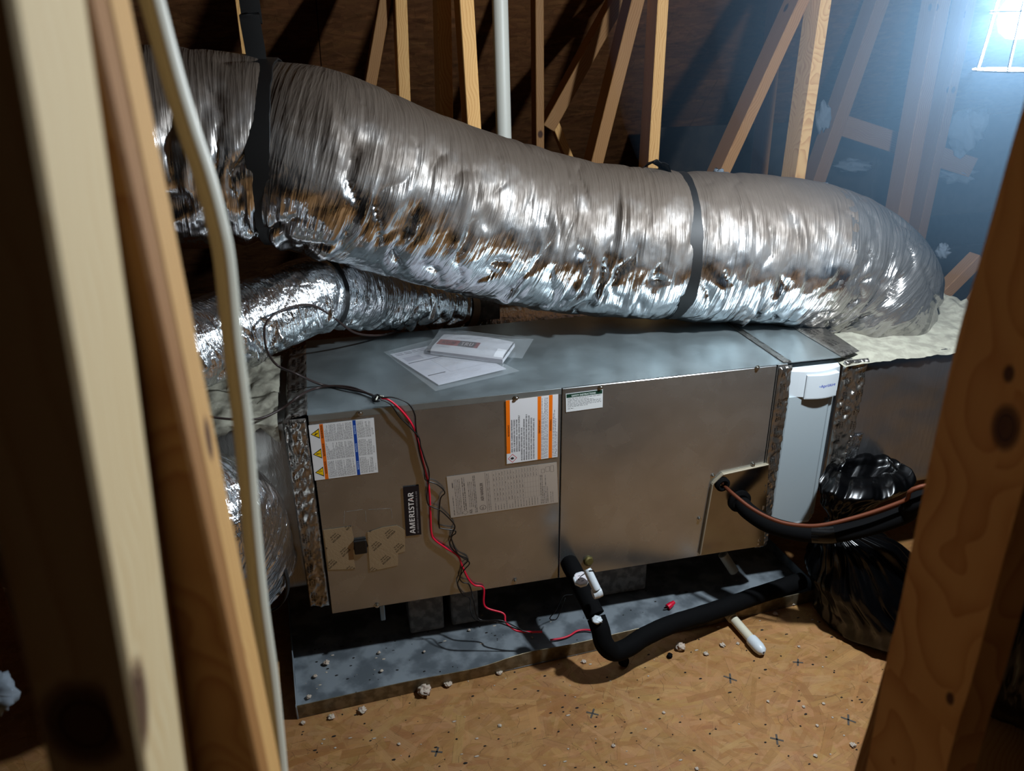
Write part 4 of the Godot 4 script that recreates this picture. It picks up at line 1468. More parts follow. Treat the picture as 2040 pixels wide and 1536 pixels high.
	var fq := frames(qp, Vector3(0.3, 1, 0.2))
	obj("cinch_strap", band(qp[ki], (fq[ki][0] + Vector3(0.1, 0.1, 0.2)).normalized(), Vector3.UP, 0.0850, 0.030, 113), M.strap, d2)
	# low duct at the left
	var w := [Vector3(-0.484, 0.433, 0.369), Vector3(-0.311, 0.417, 0.237), Vector3(-0.224, 0.389, 0.136), Vector3(-0.215, 0.185, -0.03)]
	var d3 := thing("low_duct", "bulging silver duct low at the left, leaving the left plenum", "duct")
	obj("jacket", tube(even_path(smooth_path(w, 10), 150), 0.15, 130, Vector3.UP, jacket(0.150, 121, 0.075, 0.008, []), 0.6), M.foil_small, d3)
	obj("cinch_strap", band(Vector3(-0.215, 0.185, -0.008), Vector3(0.5, 0.1, -0.8).normalized(), Vector3.UP, 0.152, 0.010, 123), M.strap, d3)
	# control box and wrapped trunk behind the cabinet
	var cb := thing("control_box", "small grey metal control box behind the cabinet, half under the large duct", "box")
	var bc := Vector3(0.526, 0.547, -0.681)
	obj("case", box(bc, Vector3(0.115, 0.085, 0.07), 0.003), M.block, cb)
	obj("lid", box(bc + Vector3(0, 0.047, 0), Vector3(0.118, 0.014, 0.073), 0.003), M.pvc_grey, cb)
	var tr := obj("wrapped_trunk", tube(even_path(PackedVector3Array([Vector3(0.497, 0.417, -0.764), Vector3(0.699, 0.421, -0.763), Vector3(0.961, 0.406, -0.762)]), 90), 0.08, 60, Vector3.UP, jacket(0.085, 131, 0.04, 0.012, [])), M.foil_small)
	tag(tr, "crinkled foil-wrapped trunk behind the cabinet under the large duct", "duct")

# flat band round a tube
func band(c: Vector3, t: Vector3, up: Vector3, r: float, width: float, seed_: int) -> ArrayMesh:
	var u := (up - t * up.dot(t)).normalized()
	var s := t.cross(u)
	var n := noise(seed_, 1.5, 2)
	var prof := [[-0.5, -0.002], [-0.5, 0.0016], [-0.47, 0.0026], [0.47, 0.0026], [0.5, 0.0016], [0.5, -0.002], [-0.5, -0.002]]
	var rows := 73
	var pts := PackedVector3Array()
	var uvs := PackedVector2Array()
	for i in rows:
		var a := TAU * i / (rows - 1)
		var d := u * cos(a) + s * sin(a)
		for k in prof.size():
			pts.append(c + d * (r + prof[k][1] + r * 0.004 * n.get_noise_2d(cos(a), sin(a))) + t * width * (prof[k][0] + 0.06 * n.get_noise_2d(cos(a) * 2.0, sin(a) * 2.0)))
			uvs.append(Vector2(a, prof[k][0]))
	return grid(pts, rows, prof.size(), uvs, true, false)

# flat ribbon along a path
func ribbon(points: Array, side: Vector3, width: float, thick: float) -> ArrayMesh:
	var p := smooth_path(points, 8)
	var pts := PackedVector3Array()
	var uvs := PackedVector2Array()
	for i in p.size():
		var t := (p[mini(i + 1, p.size() - 1)] - p[maxi(i - 1, 0)]).normalized()
		var x := (side - t * side.dot(t)).normalized()
		var z := t.cross(x)
		for q in [[-0.5, -0.5], [0.5, -0.5], [0.5, 0.5], [-0.5, 0.5], [-0.5, -0.5]]:
			pts.append(p[i] + x * width * q[0] + z * thick * q[1])
			uvs.append(Vector2(q[0], i * 0.1))
	return grid(pts, p.size(), 5, uvs, true, true)

# ---------------------------------------------------------------- pan and pipes
func build_pan() -> void:
	var t := thing("drain_pan", "stained galvanised drain pan with a low dented front lip under the cabinet", "drain pan")
	var a := Vector3(-0.102, FLOOR + 0.001, 0.152)
	var b := Vector3(1.345, FLOOR + 0.001, 0.066)
	var along := (b - a).normalized()
	var back := Vector3(along.z, 0, -along.x)
	if back.z > 0.0:
		back = -back
	var st := new_st()
	var c := (a + b) / 2 + back * 0.35 + Vector3(0, 0.002, 0)
	box_to(st, c, along * (b - a).length() / 2, Vector3(0, 0.001, 0), back * 0.35, 0.0005)
	obj("bottom", st.commit(), M.pan, t)
	for side in 4:
		var p0: Vector3 = [a, b, a + back * 0.7, a][side]
		var p1: Vector3 = [b, b + back * 0.7, b + back * 0.7, a + back * 0.7][side]
		var out: Vector3 = [-back, along, back, -along][side]
		var rows := 60
		var pts := PackedVector3Array()
		var uvs := PackedVector2Array()
		for i in rows:
			var u := i / float(rows - 1)
			var p := p0.lerp(p1, u)
			var dent := 0.0
			if side == 0:
				dent = 0.012 * exp(-pow((u - 0.40) / 0.05, 2.0)) - 0.006 * exp(-pow((u - 0.30) / 0.08, 2.0)) + 0.006 * exp(-pow((u - 0.62) / 0.10, 2.0))
			for q in [[0.0, 0.0], [0.0, 0.038], [0.0015, 0.0395], [0.003, 0.038], [0.003, 0.0], [0.0, 0.0]]:
				pts.append(p + out * (-q[0] - dent * q[1] / 0.04) + Vector3(0, q[1] * (1.0 - 0.10 * absf(dent) / 0.012), 0))
				uvs.append(Vector2(u * 3.0, q[1] * 3.0))
		var m := grid(pts, rows, 6, uvs, true, side == 1 or side == 2)
		obj("lip", m, M.pan_lip if side == 0 else M.pan, t)
	var cl := obj("corner_fold", box(a + Vector3(0.001, 0.019, -0.004), Vector3(0.004, 0.040, 0.010), 0.001), M.pan, t)
	cl.set_meta("label", "folded front corner")

func build_pipes() -> void:
	var t := thing("drain_pipe", "black foam covered condensate pipe with a trap bend in front of the pan", "pipe")
	var up := [Vector3(0.623, 0.026, -0.03), Vector3(0.613, 0.052, 0.03), Vector3(0.621, 0.032, 0.115), Vector3(0.633, 0.001, 0.165)]
	var dn := [Vector3(0.635, -0.004, 0.168), Vector3(0.639, -0.025, 0.19), Vector3(0.644, -0.056, 0.205), Vector3(0.669, -0.085, 0.207), Vector3(0.709, -0.087, 0.2), Vector3(0.763, -0.08, 0.18), Vector3(0.852, -0.084, 0.15), Vector3(0.986, -0.102, 0.11), Vector3(1.142, -0.11, 0.07), Vector3(1.299, -0.117, 0.035)]
	var n := noise(141, 6.0, 2)
	var foam := func(_i: int, s: float, a: float) -> float:
		return 0.0235 + 0.0010 * n.get_noise_3d(s * 3.0, cos(a) * 0.2, sin(a) * 0.2)
	obj("foam_sleeve", tube(smooth_path(up, 10), 0.0235, 28, Vector3(0, 0, 1), foam), M.rubber, t)
	obj("foam_sleeve", tube(even_path(smooth_path(dn, 10), 120), 0.0235, 28, Vector3(0, 0, 1), foam), M.rubber, t)
	var tear := obj("bare_pipe", clump(Vector3(0.628, 0.01, 0.192), 0.013, 0.45, 144, 0.3), M.white, t)
	tear.set_meta("label", "white pipe showing through a tear")
	obj("pipe_fitting", lathe(Vector3(0.666, 0.043, 0), Vector3(0.25, 0.2, 1), [[0.0, 0.0], [0.014, 0.0], [0.014, 0.010], [0.010, 0.013], [0.0, 0.013]], 6), M.brass, t)
	# float switch clipped to it
	var f := thing("float_switch", "white float switch with a lever arm clipped on the black drain pipe", "switch")
	var c := Vector3(0.604, 0.09, 0.135)
	var ax := (Vector3(0.633, 0.001, 0.165) - Vector3(0.613, 0.052, 0.03)).normalized()
	var sd := Vector3(1, 0.15, 0.0)
	sd = (sd - ax * sd.dot(ax)).normalized()
	var nn := sd.cross(ax)
	if nn.z < 0.0: nn = -nn
	var im := Image.create(128, 192, false, Image.FORMAT_RGB8)
	im.fill(Color(0.84, 0.82, 0.84))
	im.fill_rect(Rect2i(36, 40, 30, 8), Color(0.1, 0.1, 0.1)); im.fill_rect(Rect2i(20, 84, 12, 34), Color(0.1, 0.1, 0.1)); im.fill_rect(Rect2i(62, 90, 20, 8), Color(0.35, 0.3, 0.35)); im.fill_rect(Rect2i(48, 140, 34, 10), Color(0.1, 0.1, 0.1))
	obj("base", lathe(c, nn, [[0.0, 0.0], [0.020, 0.0], [0.020, 0.008], [0.018, 0.0095], [0.0, 0.0095]], 8), M.white, f)
	obj("print_plate", plate(c + nn * 0.0096, sd * 0.024, ax * 0.030, 0.0004), print_mat("switch_print", im), f)
	var h0 := Vector3(0.613, 0.132, 0.15)
	var h1 := Vector3(0.628, 0.093, 0.185)
	obj("lever", tube(PackedVector3Array([h0, h0.lerp(h1, 0.1), h0.lerp(h1, 0.9), h1]), 0.0105, 20, Vector3(0, 0, 1), func(i: int, _s: float, _a: float) -> float: return [0.009, 0.0105, 0.0105, 0.009][i]), M.white, f)
	obj("pivot", lathe(h1 + nn * -0.012, sd, [[0.0, -0.011], [0.012, -0.011], [0.013, 0.0], [0.012, 0.011], [0.0, 0.011]], 20), M.white, f)
	cable([c + nn * 0.012 + ax * -0.004, h0.lerp(h1, 0.2) + nn * 0.012, h0.lerp(h1, 0.2) + sd * 0.013, h0.lerp(h1, 0.2) - nn * 0.01], 0.0012, M.wire_black, "cable_tie", f)
	# loose white stub on the floor with its end cap, and a port under the cabinet
	var s := thing("capped_stub_pipe", "short cream plastic pipe with a white end cap lying on the floor", "pipe")
	var p0 := Vector3(1.052, -0.148, 0.065)
	var p1 := Vector3(1.066, -0.152, 0.191)
	var p2 := Vector3(1.071, -0.152, 0.237)
	obj("stub", tube(PackedVector3Array([p0, p1]), 0.0125, 20), M.pvc, s)
	obj("cap", tube(PackedVector3Array([p1 - (p2 - p1) * 0.15, p1, p1.lerp(p2, 0.55), p1.lerp(p2, 0.85), p2]), 0.016, 20, Vector3.UP, func(i: int, _s: float, _a: float) -> float: return [0.0155, 0.016, 0.016, 0.013, 0.005][i]), M.white, s)
	obj("coupling", tube(PackedVector3Array([Vector3(1.051, -0.148, 0.05), Vector3(1.055, -0.149, 0.101)]), 0.0148, 20), M.pvc, s)
	var u := obj("drain_port", tube(PackedVector3Array([Vector3(1.097, -0.056, -0.06), Vector3(1.133, -0.115, -0.05)]), 0.014, 16), M.pvc)
	tag(u, "stub of cream pipe in the shade under the cabinet's right end", "pipe")
	# refrigerant lines
	var l := thing("suction_line", "black insulated refrigerant line running right from the cover plate", "pipe")
	obj("insulation", tube(smooth_path([Vector3(1.092, 0.16, -0), Vector3(1.094, 0.156, 0.05), Vector3(1.13, 0.141, 0.1), Vector3(1.194, 0.139, 0.15), Vector3(1.252, 0.152, 0.19), Vector3(1.326, 0.181, 0.22), Vector3(1.395, 0.224, 0.25), Vector3(1.488, 0.293, 0.29), Vector3(2.3, 0.30, 0.42), Vector3(3.2, 0.36, 0.45), Vector3(4.05, 0.4, 0.45)], 8), 0.0225, 24), M.rubber, l)
	obj("tape_wrap", tube(smooth_path([Vector3(1.212, 0.141, 0.162), Vector3(1.242, 0.148, 0.184), Vector3(1.256, 0.153, 0.192)], 6), 0.0238, 24), M.bag, l)
	var cp := obj("copper_line", tube(smooth_path([Vector3(1.036, 0.22, 0), Vector3(1.043, 0.217, 0.05), Vector3(1.072, 0.199, 0.1), Vector3(1.112, 0.187, 0.145), Vector3(1.157, 0.185, 0.175), Vector3(1.206, 0.197, 0.205), Vector3(1.292, 0.231, 0.235), Vector3(1.372, 0.277, 0.265), Vector3(1.463, 0.343, 0.305), Vector3(2.3, 0.37, 0.43), Vector3(3.2, 0.40, 0.47), Vector3(4.05, 0.44, 0.47)], 8), 0.0050, 14), M.copper)
	tag(cp, "thin bare copper line curving in front of the black insulated line", "pipe")

func build_wires() -> void:
	var g := "low voltage wires over the cabinet front"
	var rd := [Vector3(0.162, 0.577, 0.008), Vector3(0.181, 0.57, 0.008), Vector3(0.207, 0.54, 0.008), Vector3(0.23, 0.499, 0.008), Vector3(0.239, 0.459, 0.008), Vector3(0.248, 0.402, 0.008), Vector3(0.258, 0.34, 0.008), Vector3(0.259, 0.277, 0.008), Vector3(0.258, 0.205, 0.008), Vector3(0.266, 0.18, 0.008), Vector3(0.292, 0.152, 0.008), Vector3(0.321, 0.123, 0.008), Vector3(0.331, 0.09, 0.008), Vector3(0.344, 0.051, 0.008), Vector3(0.36, 0.026, 0.008), Vector3(0.384, 0.012, 0.008)]
	rd += [Vector3(0.384, -0.037, 0.02), Vector3(0.429, -0.057, 0.035), Vector3(0.432, -0.074, 0.05), Vector3(0.455, -0.093, 0.065), Vector3(0.482, -0.095, 0.075), Vector3(0.52, -0.094, 0.085)]
	var o := cable(rd, 0.0026, M.red, "red_cable", null, 8, 6)
	tag(o, "pinkish red cable hanging down the cabinet front into the pan", "wire", g)
	var r2 := cable([Vector3(0.552, -0.158, 0.05), Vector3(0.582, -0.158, 0.051), Vector3(0.607, -0.158, 0.046), Vector3(0.632, -0.158, 0.034), Vector3(0.655, -0.158, 0.035), Vector3(0.672, -0.158, 0.042)], 0.0026, M.red, "red_cable")
	tag(r2, "short red cable end lying in the pan beside the drain trap", "wire", g)
	var nut := thing("wire_nut", "red wire connector lying in the pan behind the black pipe", "connector")
	obj("cap", lathe(Vector3(0.907, -0.158, 0.003), Vector3(0.9, 0.25, -0.35), [[0.0, 0.0], [0.009, 0.0], [0.008, 0.012], [0.005, 0.026], [0.0, 0.027]], 12), M.red, nut)
	obj("wire_end", tube(smooth_path([Vector3(0.895, -0.162, 0.004), Vector3(0.907, -0.162, 0.004), Vector3(0.92, -0.162, 0.001)], 4), 0.002, 6), M.wire_black, nut)
	var ba := [Vector3(0.162, 0.579, 0.01), Vector3(0.193, 0.575, 0.01), Vector3(0.222, 0.558, 0.01), Vector3(0.236, 0.529, 0.01), Vector3(0.237, 0.497, 0.01), Vector3(0.241, 0.431, 0.01), Vector3(0.251, 0.376, 0.01), Vector3(0.252, 0.354, 0.01), Vector3(0.278, 0.338, 0.01), Vector3(0.296, 0.313, 0.01), Vector3(0.284, 0.294, 0.01), Vector3(0.278, 0.223, 0.01), Vector3(0.285, 0.212, 0.01), Vector3(0.315, 0.201, 0.01), Vector3(0.317, 0.192, 0.01), Vector3(0.309, 0.186, 0.01), Vector3(0.302, 0.166, 0.01), Vector3(0.306, 0.151, 0.01), Vector3(0.321, 0.13, 0.01), Vector3(0.346, 0.109, 0.01), Vector3(0.331, 0.089, 0.01), Vector3(0.325, 0.062, 0.01), Vector3(0.317, 0.037, 0.01), Vector3(0.329, 0.003, 0.01), Vector3(0.347, -0.013, 0.01)]
	ba += [Vector3(0.345, -0.037, 0.03), Vector3(0.357, -0.056, 0.045), Vector3(0.407, -0.061, 0.06), Vector3(0.45, -0.081, 0.07), Vector3(0.494, -0.098, 0.08)]
	var b1 := cable(ba, 0.0016, M.wire_black, "black_wire", null, 6, 6)
	tag(b1, "thin black wire looping out at the rating label down to the pan", "wire", g)
	var bb := [Vector3(0.161, 0.577, 0.012), Vector3(0.184, 0.56, 0.012), Vector3(0.201, 0.528, 0.012), Vector3(0.222, 0.5, 0.012), Vector3(0.242, 0.469, 0.012), Vector3(0.245, 0.445, 0.012), Vector3(0.254, 0.404, 0.012), Vector3(0.261, 0.369, 0.012), Vector3(0.253, 0.315, 0.012), Vector3(0.254, 0.288, 0.012), Vector3(0.264, 0.278, 0.012), Vector3(0.286, 0.262, 0.012), Vector3(0.315, 0.22, 0.012), Vector3(0.312, 0.201, 0.012), Vector3(0.306, 0.182, 0.012), Vector3(0.315, 0.146, 0.012), Vector3(0.325, 0.126, 0.012), Vector3(0.349, 0.101, 0.012), Vector3(0.337, 0.083, 0.012), Vector3(0.323, 0.061, 0.012), Vector3(0.329, 0.044, 0.012), Vector3(0.345, 0.035, 0.012)]
	bb += [Vector3(0.351, 0.014, 0.02), Vector3(0.353, -0.006, 0.035), Vector3(0.363, -0.05, 0.05), Vector3(0.419, -0.054, 0.065), Vector3(0.469, -0.087, 0.075)]
	var b2 := cable(bb, 0.0016, M.wire_black, "black_wire", null, 6, 6)
	tag(b2, "thin black wire twisted round the red cable on the cabinet front", "wire", g)
	var lp := cable([Vector3(0.627, -0.061, 0), Vector3(0.595, -0.046, 0.02), Vector3(0.567, -0.061, 0.05), Vector3(0.547, -0.077, 0.06), Vector3(0.565, -0.083, 0.06), Vector3(0.581, -0.059, 0.05), Vector3(0.601, -0.053, 0.02)], 0.0013, M.wire_black, "black_wire", null, 6, 6)
	tag(lp, "small black wire loop hanging beside the drain pipe", "wire", g)
	# entry bush on the top edge
	var e := thing("cable_bush", "black cable bush with pale wire ends at the cabinet's top front edge", "bush")
	obj("ring", lathe(Vector3(0.158, 0.551, -0.042), Vector3(0.1, 1, 0.2), [[0.006, 0.0], [0.013, 0.0], [0.013, 0.006], [0.010, 0.008], [0.006, 0.006], [0.006, 0.0]], 16), M.black, e)
	obj("wire_end", tube(smooth_path([Vector3(0.153, 0.562, -0.016), Vector3(0.161, 0.562, -0.037), Vector3(0.172, 0.562, -0.031)], 4), 0.0018, 6), M.cable_white, e)
	obj("wire_end", tube(smooth_path([Vector3(0.147, 0.564, -0.027), Vector3(0.159, 0.564, -0.041), Vector3(0.167, 0.564, -0.014)], 4), 0.0018, 6), M.wire_black, e)
	# brown control cables from the left
	var ca := [Vector3(0.332, 0.554, -0.573), Vector3(0.288, 0.551, -0.514), Vector3(0.248, 0.557, -0.47), Vector3(0.187, 0.579, -0.394), Vector3(0.127, 0.625, -0.305), Vector3(0.079, 0.7, -0.215), Vector3(0.045, 0.741, -0.175), Vector3(0.02, 0.759, -0.144), Vector3(-0.015, 0.766, -0.11), Vector3(-0.047, 0.761, -0.082), Vector3(-0.067, 0.744, -0.068), Vector3(-0.072, 0.716, -0.068), Vector3(-0.071, 0.677, -0.083)]
	ca += [Vector3(-0.058, 0.624, -0.13), Vector3(-0.015, 0.609, -0.1)]
	ca += [Vector3(0.035, 0.556, -0.151), Vector3(0.092, 0.556, -0.112), Vector3(0.136, 0.556, -0.074), Vector3(0.159, 0.556, -0.04)]
	var c1 := cable(ca, 0.0028, M.wire_brown, "control_cable", null, 8, 8)
	tag(c1, "thin brown cable looping over the small duct to the cabinet top", "cable", "brown control cables")
	var cb := [Vector3(-0.219, 0.592, 0.02), Vector3(-0.186, 0.577, 0.02), Vector3(-0.136, 0.566, 0.02), Vector3(-0.096, 0.56, 0.01), Vector3(-0.054, 0.563, -0.02), Vector3(-0.013, 0.581, -0.04)]
	cb += [Vector3(0.017, 0.556, -0.129), Vector3(0.058, 0.556, -0.136), Vector3(0.104, 0.556, -0.115), Vector3(0.141, 0.556, -0.067), Vector3(0.158, 0.556, -0.037)]
	var c2 := cable(cb, 0.0028, M.wire_brown, "control_cable", null, 8, 8)
	tag(c2, "thin brown cable crossing the left plenum to the cabinet top", "cable", "brown control cables")

func build_papers() -> void:
	var r := RandomNumberGenerator.new()
	r.seed = 9
	var t := thing("paper_sheet", "printed white instruction sheet in a clear bag on the cabinet top", "paper")
	var im := Image.create(512, 640, false, Image.FORMAT_RGB8)
	im.fill(Color(0.74, 0.74, 0.77))
	lines(im, Rect2i(20, 24, 300, 40), 24, 10, Color(0.25, 0.25, 0.28), r)
	im.fill_rect(Rect2i(30, 110, 130, 80), Color(0.62, 0.62, 0.66)); im.fill_rect(Rect2i(190, 110, 130, 80), Color(0.66, 0.66, 0.70))
	im.fill_rect(Rect2i(20, 215, 470, 12), Color(0.32, 0.32, 0.36))
	lines(im, Rect2i(20, 80, 470, 20), 10, 3, Color(0.5, 0.5, 0.55), r)
	lines(im, Rect2i(190, 250, 290, 150), 13, 4, Color(0.58, 0.57, 0.56), r)
	frame(im, Rect2i(180, 240, 310, 250), Color(0.45, 0.45, 0.45))
	im.fill_rect(Rect2i(20, 470, 130, 12), Color(0.2, 0.2, 0.22))
	lines(im, Rect2i(20, 500, 470, 110), 15, 4, Color(0.62, 0.62, 0.66), r)
	var q := [Vector3(0.349, 0.554, -0.2225), Vector3(0.178, 0, -0.056), Vector3(0.092, 0, 0.228)]
	obj("page", plate(q[0], q[1], q[2], 0.0012), print_mat("page_print", im, 0.6), t)
	var s := obj("sleeve", film([Vector3(0.198, 0.555, -0.323), Vector3(0.372, 0.555, -0.4), Vector3(0.512, 0.555, -0.108), Vector3(0.293, 0.555, -0.041)], 0.006, 151), M.film, t)
	s.set_meta("label", "clear plastic bag")
	var b := thing("instruction_booklet", "folded white booklet with a red and dark title band, on the paper sheet", "booklet")
	var im2 := Image.create(640, 256, false, Image.FORMAT_RGB8)
	im2.fill(Color(0.73, 0.73, 0.75))
	lines(im2, Rect2i(90, 72, 520, 14), 14, 6, Color(0.45, 0.45, 0.48), r)
	im2.fill_rect(Rect2i(14, 112, 190, 74), Color(0.50, 0.15, 0.14))
	im2.fill_rect(Rect2i(204, 112, 180, 74), Color(0.22, 0.17, 0.18))
	im2.fill_rect(Rect2i(350, 112, 34, 74), Color(0.45, 0.12, 0.12))
	write(im2, "RUN", Vector2(46, 110), 58, Color(0.24, 0.03, 0.04), true, 1.05)
	write(im2, "TRU", Vector2(222, 110), 58, Color(0.62, 0.58, 0.58), true, 1.05)
	lines(im2, Rect2i(30, 204, 120, 24), 12, 4, Color(0.5, 0.5, 0.52), r)
	lines(im2, Rect2i(420, 196, 110, 30), 12, 4, Color(0.6, 0.6, 0.62), r)
	im2.fill_rect(Rect2i(556, 150, 78, 92), Color(0.92, 0.92, 0.93))
	var c := [Vector3(0.373, 0.574, -0.384), Vector3(0.539, 0.574, -0.272), Vector3(0.315, 0.574, -0.275), Vector3(0.482, 0.574, -0.166)]
	var rows := 20
	var cols := 9
	for side in 2:
		var pts := PackedVector3Array()
		var uvs := PackedVector2Array()
		for i in rows:
			var u := i / float(rows - 1)
			for j in cols:
				var v := j / float(cols - 1)
				var p: Vector3 = c[0].lerp(c[1], u).lerp(c[2].lerp(c[3], u), v)
				var e := minf(v, 1.0 - v)
				p.y += 0.007 * sin(PI * (u * 0.9)) * (1.0 - v) - 0.006 * exp(-e * 22.0)
				if side == 1: p.y = 0.5575 + 0.002 * sin(PI * u)
				pts.append(p)
				uvs.append(Vector2(u, v))
		obj("cover" if side == 0 else "back_cover", grid(pts, rows, cols, uvs, false, side == 1), print_mat("booklet_print", im2, 0.5) if side == 0 else M.paper, b)
	for k in 4:   # page block
		var st := new_st()
		var idx: Array = [[0, 1], [1, 3], [3, 2], [2, 0]][k]
		var mid: Vector3 = (c[0] + c[1] + c[2] + c[3]) / 4
		for i in 6:
			var a: Vector3 = c[idx[0]].lerp(c[idx[1]], i / 6.0)
			var d: Vector3 = c[idx[0]].lerp(c[idx[1]], (i + 1) / 6.0)
			a.y -= 0.006; d.y -= 0.006
			face(st, [a, d, Vector3(d.x, 0.5575, d.z), Vector3(a.x, 0.5575, a.z)], a - mid, Vector3(1, 0, 0), Vector3(0, 1, 0))
		obj("page_edge", st.commit(), M.paper, b)
	var s2 := obj("sleeve", film([Vector3(0.364, 0.576, -0.41), Vector3(0.588, 0.576, -0.261), Vector3(0.525, 0.576, -0.136), Vector3(0.3, 0.576, -0.251)], 0.006, 152), M.film, b)
	s2.set_meta("label", "clear plastic bag")

# slack clear film over a quadrilateral
func film(c: Array, amp: float, seed_: int) -> ArrayMesh:
	var n := noise(seed_, 9.0, 3)
	n.fractal_type = FastNoiseLite.FRACTAL_RIDGED
	var rows := 36
	var cols := 30
	var pts := PackedVector3Array()
	var uvs := PackedVector2Array()
	for i in rows:
		var u := i / float(rows - 1)
		for j in cols:
			var v := j / float(cols - 1)
			var p: Vector3 = c[0].lerp(c[1], u).lerp(c[3].lerp(c[2], u), v)
			var e := minf(minf(u, 1.0 - u), minf(v, 1.0 - v))
			p.y += 0.0025 + amp * (0.5 + 0.5 * n.get_noise_3dv(p)) * smoothstep(0.0, 0.2, e)
			pts.append(p)
			uvs.append(Vector2(u, v))
	return grid(pts, rows, cols, uvs, false, false)

# ---------------------------------------------------------------- bags
# rings: [centre, radius, fold depth]; gathered film
func sack(rings: Array, folds: int, seed_: int, squash := 1.0) -> ArrayMesh:
	var per := 9
	var cs := []
	for q in rings: cs.append(q[0])
	var p := smooth_path(cs, per)
	var cols := 201
	var n := noise(seed_, 1.0, 3)
	var n2 := noise(seed_ + 1, 3.2, 3)
	n2.fractal_type = FastNoiseLite.FRACTAL_RIDGED
	var pts := PackedVector3Array()
	var uvs := PackedVector2Array()
	for i in p.size():
		var k := mini(i / per, rings.size() - 2)
		var u := clampf((i - k * per) / float(per), 0.0, 1.0)
		u = smoothstep(0.0, 1.0, u) * 0.5 + u * 0.5
		var r: float = lerpf(rings[k][1], rings[k + 1][1], u)
		var fd: float = lerpf(rings[k][2], rings[k + 1][2], u)
		for j in cols:
			var a := TAU * j / (cols - 1)
			var ca := cos(a)
			var sa := sin(a)
			var w := n.get_noise_3d(ca * 1.3 + p[i].y * 1.5, sa * 1.3, p[i].y * 2.0)
			var ph := a * folds + 6.0 * w + 2.5 * n.get_noise_3d(ca * 3.0, sa * 3.0, 7.0)
			var g := 1.0 - pow(absf(sin(ph * 0.5)), 0.7)
			var rr := r * (1.0 - fd * g * (0.6 + 0.8 * n.get_noise_3d(ca * 2.0, sa * 2.0, 3.0)) + 0.10 * w)
			rr += 0.004 * n2.get_noise_3d(ca * r * 4.0, p[i].y * 2.2, sa * r * 4.0) * minf(1.0, r / 0.08)
			pts.append(Vector3(p[i].x + ca * rr, maxf(p[i].y + 0.02 * w * minf(1.0, r / 0.1), FLOOR + 0.002), p[i].z + sa * rr * squash))
			uvs.append(Vector2(a * 0.35, p[i].y * 2.5))
	return grid(pts, p.size(), cols, uvs, true, false)

func build_bags() -> void:
	var nk := Vector3(1.318, 0.126, 0.115)
	var bs := Vector3(1.47, -0.17, 0.162)
	var t := thing("trash_bag", "black plastic bag gathered at its neck beside the humidifier", "bag", "black plastic bags")
	var rings := [[Vector3(bs.x, -0.168, bs.z), 0.002, 0.0], [Vector3(bs.x, -0.167, bs.z), 0.13, 0.02], [Vector3(bs.x, -0.15, bs.z), 0.178, 0.03], [Vector3(bs.x, -0.09, bs.z), 0.190, 0.06],
		[Vector3(lerpf(bs.x, nk.x, 0.35), -0.03, lerpf(bs.z, nk.z, 0.4)), 0.160, 0.12], [Vector3(lerpf(bs.x, nk.x, 0.65), nk.y - 0.055, lerpf(bs.z, nk.z, 0.7)), 0.100, 0.25], [nk + Vector3(0.005, -0.015, 0), 0.030, 0.35], [nk, 0.020, 0.4]]
	obj("sack", sack(rings, 13, 161), M.bag, t)
	var top := [[nk, 0.020, 0.4], [nk + Vector3(0.015, 0.02, -0.005), 0.040, 0.4], [nk + Vector3(0.040, 0.06, -0.012), 0.085, 0.24], [nk + Vector3(0.085, 0.098, -0.020), 0.130, 0.05], [nk + Vector3(0.105, 0.118, -0.045), 0.115, 0.03], [nk + Vector3(0.13, 0.105, -0.09), 0.09, 0.02], [nk + Vector3(0.15, 0.06, -0.12), 0.05, 0.02], [nk + Vector3(0.15, 0.04, -0.125), 0.002, 0.0]]
	obj("gathered_top", sack(top, 11, 163, 0.55), M.bag, t)
	var u := thing("trash_bag", "black plastic bag half hidden at the right edge behind the near stud", "bag", "black plastic bags")
	var c := Vector3(1.107, 0.496, 0.883)
	obj("sack", sack([[c + Vector3(0, -0.19, 0), 0.002, 0.0], [c + Vector3(0, -0.185, 0), 0.07, 0.05], [c + Vector3(0, -0.12, 0), 0.11, 0.08], [c, 0.13, 0.08], [c + Vector3(0, 0.10, 0), 0.12, 0.15], [c + Vector3(0, 0.20, 0), 0.04, 0.3], [c + Vector3(0, 0.24, 0), 0.002, 0.0]], 12, 165), M.bag, u)
	var sc := obj("leaning_panel", board(Vector3(0.971, 0.25, 0.997), Vector3(1.211, 0.327, 0.794), Vector3(1, 0, -0.25), 0.24, 0.012), M.plywood)
	tag(sc, "pale wooden board leaning under the right black bag", "board")

# ---------------------------------------------------------------- wall studs beside the viewer
# board given by one vertical arris: bottom and top of that arris, then the directions and sizes of its two faces
func post(lo: Vector3, hi: Vector3, a: Vector3, w: float, b: Vector3, d: float, off := Vector2.ZERO) -> ArrayMesh:
	var st := new_st()
	var m := (lo + hi) / 2 + a * w / 2 + b * d / 2
	box_to(st, m, a * w / 2, (hi - lo) / 2, b * d / 2, 0.0022, off)
	return st.commit()

